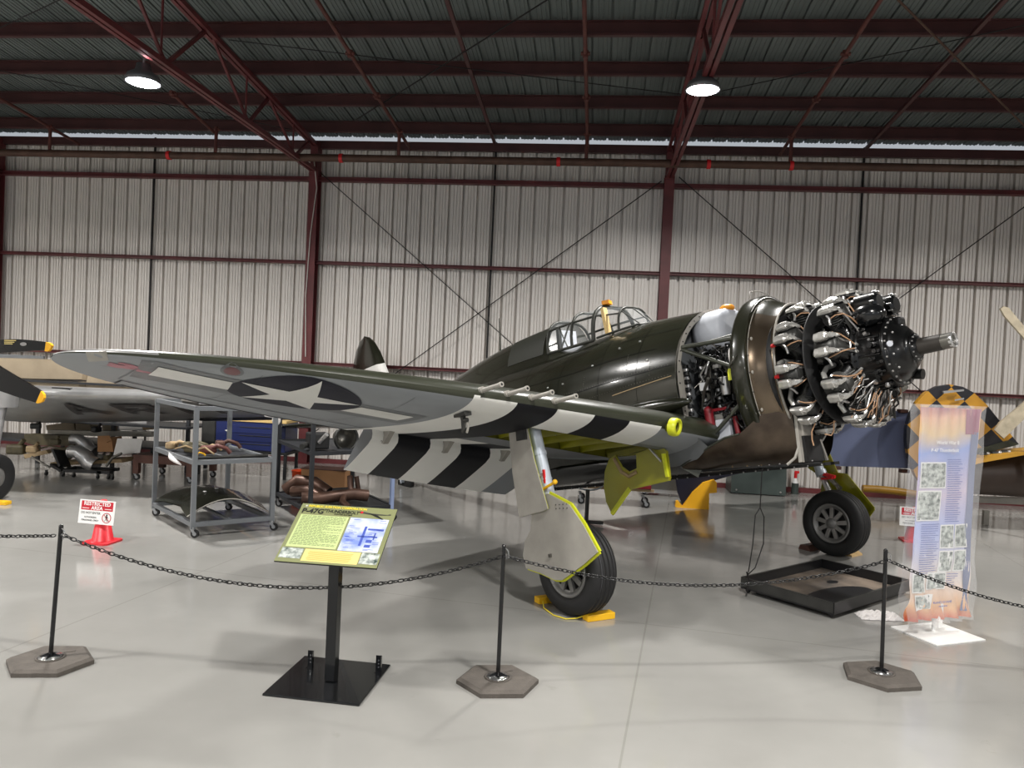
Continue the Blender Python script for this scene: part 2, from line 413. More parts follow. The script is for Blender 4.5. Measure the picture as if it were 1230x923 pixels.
rod((-13.5,13,7.0),(-6.3,9.3,7.1),'thin brace rod above the left lamp',.008)
rod((-13.5,10,7.0),(-6.3,14.8,6.8),'thin brace rod crossing behind the left lamp',.008)
# purlin sag rods seen as dark channels
for x,l in ((-2.33,'dark sag channel crossing the purlins left of the middle branch pipe'),(5.0,'dark sag channel crossing the purlins right of the right lamp')):
    m=MB('red_purlin');m.bar((x,15.8,roofz(15.8)-.26),(x,-6,roofz(-6)-.26),.06,.05);struct(m.build('roof_channel'))
# white power cable clipped along the left truss and down the column
cpts=[(-6.30,5.5,6.42),(-6.30,9.2,6.42),(-6.28,9.9,6.30),(-6.26,10.3,6.34),(-6.28,12.8,6.36),(-6.28,15.0,6.36),(-6.2,15.85,6.5),(-6.12,15.87,5.9),(-6.22,15.87,4.9),(-6.27,15.87,3.6),(-6.22,15.87,2.3)]
tag(MB('white_wire').tube(cpts,.012,6).build('power_cable'),'white power cable clipped along the left truss and hanging down its column','cable')
# lamps
def lamp(x,y,z,l):
    t=thing('ceiling_lamp',l,'lamp',(x,y,z))
    m=MB('lamp_body');m.lathe([(.05,.26),(.09,.25),(.11,.16),(.20,.10),(.24,0),(.22,0)],24);m.build('lamp_housing',t)
    m=MB('lamp_lens');m.lathe([(.0001,-.03),(.12,-.02),(.20,0),(.0001,.01)],24);m.build('lamp_lens',t)
    m=MB('cable');m.cyl((0,0,.25),(0,0,6.28-z+.02 if z<6.1 else .3),.012,n=6);m.build('lamp_hook',t)
lamp(-6.3,9.87,5.90,'bright high bay lamp hanging under the left truss')
lamp(1.22,10.63,6.12,'bright high bay lamp hanging under the right truss')

# ================================================================ the fighter
fwd=Vector((.705,-.709,0)).normalized();prt=Vector((-fwd.y,fwd.x,0));pa=math.radians(12.5)
ex=fwd*math.cos(pa)+Vector((0,0,math.sin(pa)));ez=ex.cross(prt).normalized()
BM=Matrix.Identity(4)
for i in range(3):BM[i][0]=ex[i];BM[i][1]=prt[i];BM[i][2]=ez[i]
BM[0][3],BM[1][3],BM[2][3]=1.555,8.885,2.217
AC=thing('fighter_aircraft','dark green wartime fighter aircraft on its wheels with bare uncowled radial engine and striped wing','aircraft')
AC.matrix_world=BM
# ---- wing
def q_(y): return math.sqrt(max(0,1-(min(abs(y),6.5)/6.5)**2))
def xle(y): return .05-1.35*(1-q_(y))
def xte(y): return -2.95+1.65*(1-q_(y))
def zle(y): return -.43+.139*(abs(y)-1.31)
def wz(y,s,up):
    c=max(.02,xle(y)-xte(y));t=.170-.07*abs(y)/6.5;s_=min(1,max(0,s))
    yt=5*t*c*(.2969*math.sqrt(s_)-.126*s_-.3516*s_**2+.2843*s_**3-.1036*s_**4)
    return zle(y)+.05*c*s_*(1-s_)+(yt if up else -yt)
def wp(y,s,up,off=0): return (xle(y)-s*(xle(y)-xte(y)),y,wz(y,s,up)+(off if up else -off))
def low(x,y,off=.004):
    s=(xle(y)-x)/(xle(y)-xte(y));return (x,y,wz(y,s,False)-off)
bands=[(1.36,1.79,'stripe_white'),(1.79,2.23,'stripe_black'),(2.23,2.66,'stripe_white'),(2.66,3.09,'stripe_black'),(3.09,3.52,'stripe_white')]
SH=.80
def wing(sg):
    m=MB('grey_under')
    ys=sorted(set([.45,.9,1.1,1.36,1.5,1.65,1.79,2.0,2.23,2.45,2.66,2.88,3.09,3.3,3.44,3.46,3.52,3.8,4.1,4.4,4.7,5.0,5.2,5.4,5.6,5.75,5.9,6.02,6.14,6.24,6.32,6.39,6.44,6.48,6.495]))
    SS=[0,.002,.006,.012,.02,.035,.05,.08,.11,.15,.19,.24,.3,.36,.42,.48,.54,.6,.66,.72,.76,.80,.85,.9,.95,1.0]
    def smax(y): return SH if .9<=y<=3.45 else 1
    vs=[];n=len(SS)
    for y in ys:
        k=smax(y)
        for s in SS: vs.append(wp(sg*y,min(s,1)*1 if k==1 else s*k,True))
        for s in SS: vs.append(wp(sg*y,s*k,False))
    groups={}
    for i in range(len(ys)-1):
        ym=(ys[i]+ys[i+1])/2
        for u in (0,1):
            for j in range(n-1):
                a=i*2*n+u*n+j;f=(a,a+1,a+1+2*n,a+2*n)
                k=smax(ym);s=(SS[j]+SS[j+1])/2*k
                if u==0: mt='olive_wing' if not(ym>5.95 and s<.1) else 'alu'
                else:
                    mt='grey_under'
                    if s<.010:mt='olive_wing'
                    for b0,b1,bm_ in bands:
                        if b0<=ym<=b1 and s>=.004:mt=bm_
                    x=xle(ym)-s*(xle(ym)-xte(ym))
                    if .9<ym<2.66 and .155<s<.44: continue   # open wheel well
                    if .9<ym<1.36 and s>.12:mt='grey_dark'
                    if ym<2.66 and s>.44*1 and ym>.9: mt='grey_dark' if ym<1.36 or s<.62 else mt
                groups.setdefault(mt,[]).append(f)
        # rear closing spar
        a=i*2*n+n-1;b=i*2*n+2*n-1;groups.setdefault('grey_dark',[]).append((a,b,b+2*n,a+2*n))
    base=len(m.v);m.v+=vs
    for mt,fs in groups.items():
        m.mat(mt)
        for f in fs:
            m.f.append([base+i for i in f]);m.mi.append(m.cur);m.sm.append(True)
    return m
def decal(m,mt,poly,surf,step=.12):
    bm=bmesh.new();vs=[bm.verts.new((a,b,0)) for a,b in poly];bm.faces.new(vs)
    xs=[p[0] for p in poly];ys=[p[1] for p in poly]
    for ax,lo,hi in ((0,min(xs),max(xs)),(1,min(ys),max(ys))):
        t=math.ceil(lo/step)*step
        while t<hi:
            if t>lo+1e-4:
                co=[0,0,0];no=[0,0,0];co[ax]=t;no[ax]=1
                bmesh.ops.bisect_plane(bm,geom=bm.verts[:]+bm.edges[:]+bm.faces[:],plane_co=co,plane_no=no)
            t+=step
    bmesh.ops.triangulate(bm,faces=[f for f in bm.faces if len(f.verts)>4])
    bm.verts.index_update();m.mat(mt);m.add([surf(v.co.x,v.co.y) for v in bm.verts],[[v.index for v in f.verts] for f in bm.faces],True);bm.free()
def disc(cx,cy,r,n=40): return [(cx+r*math.cos(2*PI*i/n),cy+r*math.sin(2*PI*i/n)) for i in range(n)]
W=wing(-1)
sc=(-.97,-4.78)
decal(W,'grey_dark',[(-.78,-3.62),(-1.36,-3.6),(-1.42,-5.95),(-.78,-6.0)],lambda x,y:low(x,y,.003))
decal(W,'insignia_blue',disc(sc[0],sc[1],.54),lambda x,y:low(x,y,.005))
st=[]
for i in range(10):
    r=.53 if i%2==0 else .53*.382;t=i*PI/5
    st.append((sc[0]+r*math.cos(t),sc[1]+r*math.sin(t)))
decal(W,'star_white',st,lambda x,y:low(x,y,.008))
decal(W,'star_white',[(-.87,-5.33),(-1.17,-5.27),(-1.17,-5.87),(-.87,-5.87)],lambda x,y:low(x,y,.007))
decal(W,'star_white',[(-.87,-4.23),(-1.17,-4.28),(-1.17,-3.71),(-.87,-3.71)],lambda x,y:low(x,y,.007))
decal(W,'grey_dark',disc(-.64,-5.41,.085,20),lambda x,y:low(x,y,.003));decal(W,'dull_red',disc(-.64,-5.41,.06,20),lambda x,y:low(x,y,.005))
# faded red paint scuffs near the tip
random.seed(3)
for k in range(9):
    cx=-1.02+random.uniform(-.1,.1);cy=-6.0+random.uniform(-.13,.13);r=random.uniform(.02,.05)
    decal(W,'faded_red',[(cx+r*random.uniform(.6,1.4)*math.cos(a),cy+r*random.uniform(.8,2.2)*math.sin(a)) for a in [2*PI*i/9 for i in range(9)]],lambda x,y:low(x,y,.003+.0003*k),.2)
# lighter fresh patch at the tip and panel joints, aileron hinge line
decal(W,'star_white' if 0 else 'bare_grey',[(-.98,-6.33),(-.86,-6.22),(-.99,-6.18),(-1.15,-6.28)],lambda x,y:low(x,y,.004),.1)
def pline(pts,w=.008,mt='grey_dark',off=.004,sg=1):
    for (xa,ya),(xb,yb) in zip(pts,pts[1:]):
        d=Vector((xb-xa,yb-ya)).normalized();nx,ny=-d.y*w/2,d.x*w/2
        decal(W,mt,[(xa+nx,ya+ny),(xb+nx,yb+ny),(xb-nx,yb-ny),(xa-nx,ya-ny)],lambda x,y:low(x,y,off),.2)
fx=lambda y,s:xle(y)-s*(xle(y)-xte(y))
pline([(fx(-y,.78),-y) for y in (3.55,4,4.5,5,5.4,5.8,5.95)],.022,'stripe_black',.005)
pline([(fx(-5.95,.78),-5.95),(fx(-5.95,.985),-5.95)],.015,'stripe_black',.005)
pline([(fx(-3.56,.7),-3.56),(fx(-3.56,.99),-3.56)],.012,'stripe_black',.005)
pline([(fx(-5.98,s),-5.98) for s in (.05,.3,.6,.76)],.012)
pline([(fx(-y,.33),-y) for y in (3.6,4.2,4.8,5.4,5.9,6.2)],.006)
pline([(fx(-4.0,s),-4.0) for s in (.05,.3,.6,.76)],.006);pline([(fx(-5.2,s),-5.2) for s in (.05,.3,.6,.76)],.006)
pline([(fx(-y,.985),-y) for y in (3.56,4,4.5,5,5.4,5.9)],.05,'stripe_black',.003)
wg=W.build('wing',AC,fix=False)
wing(1).build('wing',AC,fix=False)
# wheel well box (zinc chromate), ribs inside
for sg in (-1,1):
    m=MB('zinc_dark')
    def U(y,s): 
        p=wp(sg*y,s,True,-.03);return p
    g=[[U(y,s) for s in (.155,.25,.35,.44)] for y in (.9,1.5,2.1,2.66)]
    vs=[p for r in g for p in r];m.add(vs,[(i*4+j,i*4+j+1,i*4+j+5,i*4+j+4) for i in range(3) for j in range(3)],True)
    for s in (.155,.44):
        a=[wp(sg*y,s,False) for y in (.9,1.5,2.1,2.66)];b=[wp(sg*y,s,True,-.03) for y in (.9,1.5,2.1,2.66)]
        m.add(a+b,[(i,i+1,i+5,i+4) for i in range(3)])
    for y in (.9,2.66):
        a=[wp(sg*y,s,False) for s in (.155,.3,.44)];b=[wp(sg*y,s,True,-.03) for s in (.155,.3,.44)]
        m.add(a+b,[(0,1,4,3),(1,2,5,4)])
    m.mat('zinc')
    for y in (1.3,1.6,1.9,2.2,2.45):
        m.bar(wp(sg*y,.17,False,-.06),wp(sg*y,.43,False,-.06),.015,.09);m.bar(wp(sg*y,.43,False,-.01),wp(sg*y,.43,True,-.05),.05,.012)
    m.mat('black_matte')
    for y in (1.45,1.75,2.05,2.35):m.cyl(wp(sg*y,.30,False,-.10),wp(sg*y+.25*sg,.36,False,-.12),.018,n=8)
    m.build('wheel_well',AC)
# ---- flap (lowered), striped on its underside
for sg in (-1,1):
    m=MB('grey_under');NB=6
    def fp(y,t,sd):
        # t 0..1 along flap chord, hinge at SH; deflected
        c=xle(y)-xte(y);hx=xle(y)-SH*c-.01;hz=wz(y,SH,False)+.02;L=.32*c;a=math.radians(28)
        th=.085*c*.5*(1-t)**.8*(min(1,t*9)**.5)+.004
        return (hx-L*t*math.cos(a)+(-th if sd else th)*math.sin(a)*-1*(-1),sg*y,hz-L*t*math.sin(a)+(th if sd else -th)*math.cos(a)*1)
    yy=[.95,1.36,1.79,2.23,2.66,3.09,3.42];cols=['grey_under','stripe_white','stripe_black','stripe_white','stripe_black','stripe_white']
    TT=[0,.03,.08,.2,.4,.6,.8,1]
    for i in range(6):
        for sd in (0,1):
            m.mat(cols[i] if sd==0 else 'grey_dark')
            vs=[fp(y,t,sd) for y in (yy[i],yy[i+1]) for t in TT]
            m.add(vs,[(j,j+1,j+1+len(TT),j+len(TT)) for j in range(len(TT)-1)],True)
    for y in (yy[0],yy[-1]):
        m.mat('grey_dark');a=[fp(y,t,0) for t in TT]+[fp(y,t,1) for t in TT][::-1];m.add(a,[list(range(len(a)))])
    fl=m.build('flap',AC)
    if sg<0:
        # hinge brackets where the flap meets the wing
        for y in (3.25,2.45,1.6):
            b=MB('bare_grey');c=xle(y)-xte(y);x=xle(y)-SH*c
            b.prism([(x+.16,wz(y,SH-.05,False)+.01),(x-.06,wz(y,SH,False)+.01),(x-.10,wz(y,SH,False)-.10),(x-.02,wz(y,SH,False)-.13)],-y-.03,-y+.03)
            b.cyl((x-.05,-y-.05,wz(y,SH,False)-.07),(x-.05,-y+.05,wz(y,SH,False)-.07),.03,n=10);b.build('hinge_bracket',fl)
# ---- gun barrels
for y,xx in ((2.70,.22),(2.95,.19),(3.20,.16),(3.45,.13)):
    z=zle(y)+.03;m=MB('bare_grey');x0=xle(y)-.05
    m.cyl((x0-.12,-y,z-.01),(xx,-y,z),.020,n=14);m.cyl((xx-.02,-y,z),(xx,-y,z),.024,n=14)
    m.cyl((x0-.05,-y,z-.005),(x0+.07,-y,z),.030,n=12)
    m.mat('black_matte');m.cyl((xx-.001,-y,z),(xx+.001,-y,z),.012,n=10)
    m.build('gun_barrel',AC)
# landing light / bomb shackle under the wing
m=MB('steel_dark');p=Vector(low(-.47,-3.45));m.box(p+Vector((0,0,-.01)),(.18,.07,.03));m.prism([(p.x+.02,p.z),(p.x+.035,p.z-.06),(p.x+.01,p.z-.14),(p.x-.02,p.z-.17),(p.x-.015,p.z-.06),(p.x-.03,p.z)],p.y-.012,p.y+.012)
m.cyl((p.x+.03,p.y-.03,p.z-.06),(p.x+.03,p.y+.03,p.z-.06),.02,n=8);m.mat('bare_grey');m.tube([(p.x+.02,p.y+.03,p.z-.05),(p.x+.03,p.y+.03,p.z-.12),(p.x,p.y+.03,p.z-.17)],.012,6);m.build('bomb_shackle',AC)
# yellow lipped gun camera port in the leading edge near the root
m=MB('zinc_bright');cy=-1.22;cx=xle(-1.22)+.01;cz=zle(-1.22)
T=Matrix.Translation((cx+.0,cy,cz-.035))@Matrix.Scale(1.2,4)@Matrix.Rotation(PI/2+.25,4,'Y')@Matrix.Rotation(-.35,4,'X')
m.lathe([(.058,.03),(.070,.05),(.092,.045),(.10,.02),(.095,-.02)],28,T,sx=.8,sy=1.05);m.mat('zinc_dark');m.lathe([(.058,.03),(.058,-.07),(.0001,-.07)],28,T,sx=.8,sy=1.05)
m.build('camera_port',AC)
# ---- fuselage
FX=[-9.05,-8.8,-8.3,-7,-5.5,-4,-3,-2,-1.2,-.2]
Ft=[.45,.50,.60,.74,.86,.93,.95,.95,.97,.90]
Fb=[.30,.20,.02,-.30,-.63,-.86,-.94,-.96,-.965,-.965]
Fw=[.02,.06,.14,.34,.54,.70,.80,.86,.86,.80]
Fm=[.38,.35,.28,.18,.08,0,-.05,-.06,-.03,.02]
def sec(x,n=44,off=0):
    zt,zb,w,zm=spl(FX,Ft,x)+off,spl(FX,Fb,x)-off,spl(FX,Fw,x)+off,spl(FX,Fm,x);r=[]
    for i in range(n):
        t=2*PI*i/n;c,s=math.cos(t),math.sin(t)
        # egg: rounder below, slightly peaked above
        if s>=0:y=w*math.copysign(abs(c)**1.12,c);z=zm+(zt-zm)*abs(s)**.98
        else:y=w*math.copysign(abs(c)**.92,c);z=zm-(zm-zb)*abs(s)**.9
        r.append((x,y,z))
    return r
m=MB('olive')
xs=[-9.05,-8.9,-8.6,-8.3,-8,-7.5,-7,-6.5,-6,-5.5,-5,-4.5,-4,-3.5,-3,-2.6,-2.2,-1.8,-1.4,-1,-.6,-.2]
m.loft([sec(x) for x in xs],caps=False)
# turtle deck behind the cockpit
SX=[-8.4,-7,-5.5,-4.3,-3.5,-2.62];Sz=[.60,.78,.99,1.20,1.285,1.33];Sw=[.05,.16,.26,.33,.36,.38]
def deck(x,n=18,off=0):
    zt=spl(SX,Sz,x)+off;w=spl(SX,Sw,x)+off;zb=spl(FX,Ft,x)-.22;r=[]
    for i in range(n+1):
        t=PI*i/n;c=math.cos(t);r.append((x,w*math.copysign(abs(c)**.72,c)*(1+ .18*(1-math.sin(t))),zb+(zt-zb)*math.sin(t)**.82))
    return r
D=[deck(x) for x in (-8.4,-8,-7.5,-7,-6.5,-6,-5.5,-5,-4.5,-4,-3.5,-3.2,-2.9,-2.62)]
m.loft(D,closed=False,caps=False);m.add(D[-1],[list(range(len(D[-1])))])
# grey belly plating under the wing root, dark panel lines, pale painted highlight lines
def fsurf(x,a,off=.003):
    zt,zb,w,zm=spl(FX,Ft,x)+off,spl(FX,Fb,x)-off,spl(FX,Fw,x)+off,spl(FX,Fm,x);c,s=math.cos(a),math.sin(a)
    if s>=0:return (x,w*math.copysign(abs(c)**1.12,c),zm+(zt-zm)*abs(s)**.98)
    return (x,w*math.copysign(abs(c)**.92,c),zm-(zm-zb)*abs(s)**.9)
def strap(xa,aa,xb,ab,w,mt,n=16,off=.004):
    m.mat(mt);vs=[]
    for i in range(n+1):
        t=i/n;x=xa+(xb-xa)*t;a=aa+(ab-aa)*t
        if abs(xb-xa)>.05:
            vs+= [fsurf(x,a-w/2,off),fsurf(x,a+w/2,off)]
        else: vs+=[fsurf(x-w*.4,a,off),fsurf(x+w*.4,a,off)]
    m.add(vs,[(2*i,2*i+1,2*i+3,2*i+2) for i in range(n)],True)
A=lambda d:math.radians(d)
for x in (-.75,-1.35,-2.1,-2.9,-3.8,-4.9):strap(x,A(120),x,A(205),.008,'black_gloss')
for a,xa,xb in ((166,-.25,-1.9),(150,-.5,-2.9),(186,-.25,-3.8),(133,-.25,-1.2)):strap(xa,A(a),xb,A(a+2),.007,'black_gloss')
strap(-.25,A(174),-1.1,A(177),.010,'scrap_tan');strap(-.35,A(190),-.62,A(190),.010,'scrap_tan')  # pale lines painted on the skin to stand for long broken highlights
for k in range(120):
    x=-.3-(k%60)*.042;m.mat('alu_dark');m.ball(fsurf(x,A(166+1.5*(k//60)*5+ .8*math.sin(x*3)),.001),.0045,4)
for x,y0_,n_ in ((-.9,150,8),(-1.6,158,7),(-.55,160,7),(-2.4,168,6)):
    for k in range(n_):m.ball(fsurf(x,A(y0_+k*1.6),.001),.005,4)
for x,a in ((-1.5,150),(-1.1,141),(-.8,139),(-2.0,158),(-2.3,158),(-3.1,160),(-1.9,171),(-.6,158)):
    m.mat('alu');m.ball(fsurf(x,A(a),.001),.012,5,(1.6,1,1))
m.mat('star_white');m.add([fsurf(x,A(a),.006) for x,a in ((-2.62,189),(-2.55,182),(-2.48,182),(-2.54,189))],[(0,1,2,3)])
fus=m.build('fuselage',AC)
# keel channel with bolts along the belly
m=MB('black_matte');m.bar((-3.6,-.05,-.975),(.98,-.05,-.985),.10,.03);m.bar((-3.6,.12,-.975),(.98,.12,-.985),.10,.03)
m.mat('alu');
for k in range(29):m.ball((-3.4+k*.155,-.10,-.99),.010,5)
m.build('keel_strip',AC)
# dark duct fairing hanging under the belly between the wheels
m=MB('black_gloss')
def duct(x,w,zb):
    return [(x,w*math.cos(t),-.72+(zb+.72)*abs(math.sin(t))**.8) for t in [PI+PI*i/14 for i in range(15)]]
m.loft([duct(x,w,-.965) for x,w in ((-3.2,.5),(-2.4,.64),(-1.2,.68),(-.2,.62))],closed=False,caps=False);m.build('belly_duct',AC)
# wing root fillet bulge and grey gussets
m=MB('olive');m.ball((-.62,-.83,-.20),.5,14,(1.25,.16,.17));m.ball((-1.5,-.86,-.28),.5,14,(2.3,.22,.22));m.build('wing_fillet',AC)
m=MB('grey_dark');m.loft([[(x,-.62-.28*t+.02,-.56-.3*(1-t)**1.5*k) for t in (0,.25,.5,.75,1)] for x,k in ((-.9,1),(-.5,1),(-.2,.9),(-.02,.5))],closed=False,caps=False)
m.build('root_gusset',AC)
# canopy: frames, glass, razorback quarter panel
cp=[(-2.62,.38,1.33),(-2.4,.375,1.34),(-2.15,.37,1.345),(-1.75,.36,1.33),(-1.40,.26,1.24)]
def arch(x,w,zt,n=14,zb=.86,r=1):
    return [(x,w*1.13*math.copysign(abs(math.cos(t))**.6,math.cos(t))*r,zb+(zt-zb)*math.sin(t)**.8) for t in [PI*i/n for i in range(n+1)]]
can=MB('frame_dark')
for x,w,zt in (cp[0],cp[2],cp[3]): can.tube(arch(x,w,zt),.020 if x<-1.8 else .028,8)
for i in (3,11):
    can.tube([arch(x,w,zt)[i] for x,w,zt in cp[:4]],.016,8)
for i in (0,14):can.tube([arch(x,w,zt)[i] for x,w,zt in cp[:4]],.02,8)
can.bar((-2.25,-.40,.88),(-2.42,-.37,1.2),.012,.02);can.bar((-2.38,-.40,.88),(-2.2,-.37,1.2),.012,.02)
cf=can.build('canopy',AC)
g=MB('glass');S5=[arch(x,w*.985,zt-.004) for x,w,zt in cp[:4]];g.loft(S5,closed=False,caps=False);g.build('canopy_glass',cf)
ws=MB('frame_dark');a=arch(*cp[3]);b0=(-1.10,0,.975)
tops=[a[4],a[7],a[10]];
for p in (arch(-1.40,.26,1.24,14,.93)[7],arch(-1.40,.26,1.24,14,.93)[4],arch(-1.40,.26,1.24,14,.93)[10]):ws.bar(p,(-1.10 if abs(p[1])<.03 else -1.16,p[1]*.8,.965),.016,.012)
ws.tube([(-1.70,-.40,.88),(-1.42,-.33,.91),(-1.2,-.2,.95),(-1.10,0,.97),(-1.2,.2,.95),(-1.42,.33,.91),(-1.70,.40,.88)],.016,8)
a4=arch(-1.40,.26,1.24,14,.93);ws.tube(a4,.016,8)
for i in (3,7,11):ws.bar(a[i],a4[i],.022,.016)
w5=ws.build('windshield',AC)
g=MB('glass');base=[(-1.70,-.40,.88),(-1.42,-.33,.91),(-1.2,-.2,.95),(-1.10,0,.97),(-1.2,.2,.95),(-1.42,.33,.91),(-1.70,.40,.88)];tp=[a4[13],a4[10],a4[8],a4[7],a4[6],a4[4],a4[1]];g.loft([a[1:14],a4[1:14]],closed=False,caps=False)
g.add(base+tp,[(i,i+1,i+8,i+7) for i in range(6)]);g.build('windshield_glass',w5)
m=MB('wood');m.bar((-1.55,-.33,.90),(-1.62,-.30,1.26),.05,.07);m.mat('orange');m.box((-1.72,-.12,1.375),(.10,.12,.05),.4);m.build('wooden_prop',AC)
m=MB('steel_dark');m.box((-2.62,-.05,1.02),(.06,.34,.38));m.box((-2.45,-.05,.82),(.34,.36,.06));m.mat('tank_grey');m.box((-2.58,-.05,1.05),(.02,.28,.30));m.build('pilot_seat',AC)
# side quarter panel darker
m=MB('frame_dark');D2=[deck(x,18,.006) for x in (-3.55,-3.3,-3.0,-2.72)];m.loft([[p for p in d[1:7]] for d in D2],closed=False,caps=False);m.loft([[p for p in d[12:18]] for d in D2],closed=False,caps=False);m.build('quarter_window',AC)
# ---- tail
def fin(poly,th,mts):
    m=MB(mts);return m
m=MB('olive')
fx_=[(-7.2,.62,.06),(-7.5,1.15,.055),(-7.69,1.50,.05),(-7.83,1.77,.045),(-7.98,2.02,.038),(-8.17,2.25,.03),(-8.38,2.40,.02),(-8.56,2.46,.01)]
bk=[(-9.15,.55),(-9.24,1.15),(-9.25,1.50),(-9.22,1.77),(-9.13,2.02),(-8.98,2.25),(-8.80,2.40),(-8.62,2.46)]
secs=[]
for (xa,z,t),(xb,_) in zip(fx_,bk):
    L=xa-xb;r=[]
    for k in range(9):
        s=k/8;r.append((xa-L*s,-t*2*math.sin(PI*min(1,s*.9+.1)**.6) if 0<k<8 else 0,z))
    for k in range(7,0,-1):
        s=k/8;r.append((xa-L*s,t*2*math.sin(PI*min(1,s*.9+.1)**.6),z))
    secs.append(r)
m.loft(secs[:2],caps=False);m.mat('stripe_white');m.loft(secs[1:4],caps=False);m.mat('olive');m.loft(secs[3:],caps=False);m.add(secs[-1],[list(range(len(secs[-1])))])
m.build('tail_fin',AC)
for sg in (-1,1):
    m=MB('olive');ss=[]
    for y,xa,xb,t in ((.1,-7.75,-8.85,.06),(.8,-7.88,-8.83,.05),(1.5,-8.05,-8.75,.04),(1.9,-8.2,-8.65,.025),(2.05,-8.35,-8.5,.01)):
        ss.append([(xa-(xa-xb)*s,sg*y,.62+t*k*math.sin(PI*s**.6)) for s,k in ((0,1),(.15,1),(.4,1),(.7,1),(1,1),(.7,-1),(.4,-1),(.15,-1))])
    m.loft(ss);m.build('tailplane',AC)
m=MB('olive');m.cyl((-4.22,0,1.12),(-4.16,0,1.77),.018,.008,8);m.build('antenna_mast',AC)
# ---- landing gear
WC=(-.387,-1.745)
def wheel(sg,parent):
    y0=sg*2.35;T=Matrix.Translation((WC[0],y0,WC[1]))@Matrix.Rotation(PI/2*(1 if sg<0 else 1),4,'X')
    # z axis of the lathe runs along -y (outboard on the near side)
    R=.43;m=MB('rubber')
    m.lathe([(.25,-.10),(.262,-.13),(.31,-.150),(.37,-.145),(.405,-.125),(.42,-.10),(.424,-.085),(.412,-.080),(.412,-.072),(.428,-.068),(.43,-.035),(.415,-.030),(.415,-.022),(.43,-.018),(.43,.018),(.415,.022),(.415,.030),(.43,.035),(.428,.068),(.412,.072),(.412,.080),(.424,.085),(.42,.10),(.405,.125),(.37,.145),(.31,.150),(.262,.13),(.25,.10)],64,T)
    m.mat('rubber_groove')
    for z in (-.076,-.026,.026,.076):m.lathe([(.4125,z-.006),(.4165,z-.006),(.4165,z+.006),(.4125,z+.006)],64,T)
    ti=m.build('tire',parent)
    m=MB('hub_grey');
    for d in (-1,1):
        m.lathe([(.262,d*.12),(.252,d*.138),(.235,d*.135),(.222,d*.115),(.195,d*.10)],48,T)
        m.lathe([(.065,d*.10),(.07,d*.12),(.05,d*.135),(.0001,d*.14)],24,T)
        for k in range(9):
            a=2*PI*k/9;m.bar(T@Vector((.05*math.cos(a),.05*math.sin(a),d*.105)),T@Vector((.21*math.cos(a),.21*math.sin(a),d*.10)),.052,.03,up=(0,1,0))
    m.lathe([(.215,-.11),(.215,.11)],48,T);m.mat('black_matte');m.lathe([(.21,-.05),(.0001,-.05)],32,T);m.lathe([(.21,.05),(.0001,.05)],32,T)
    m.build('wheel_hub',parent)
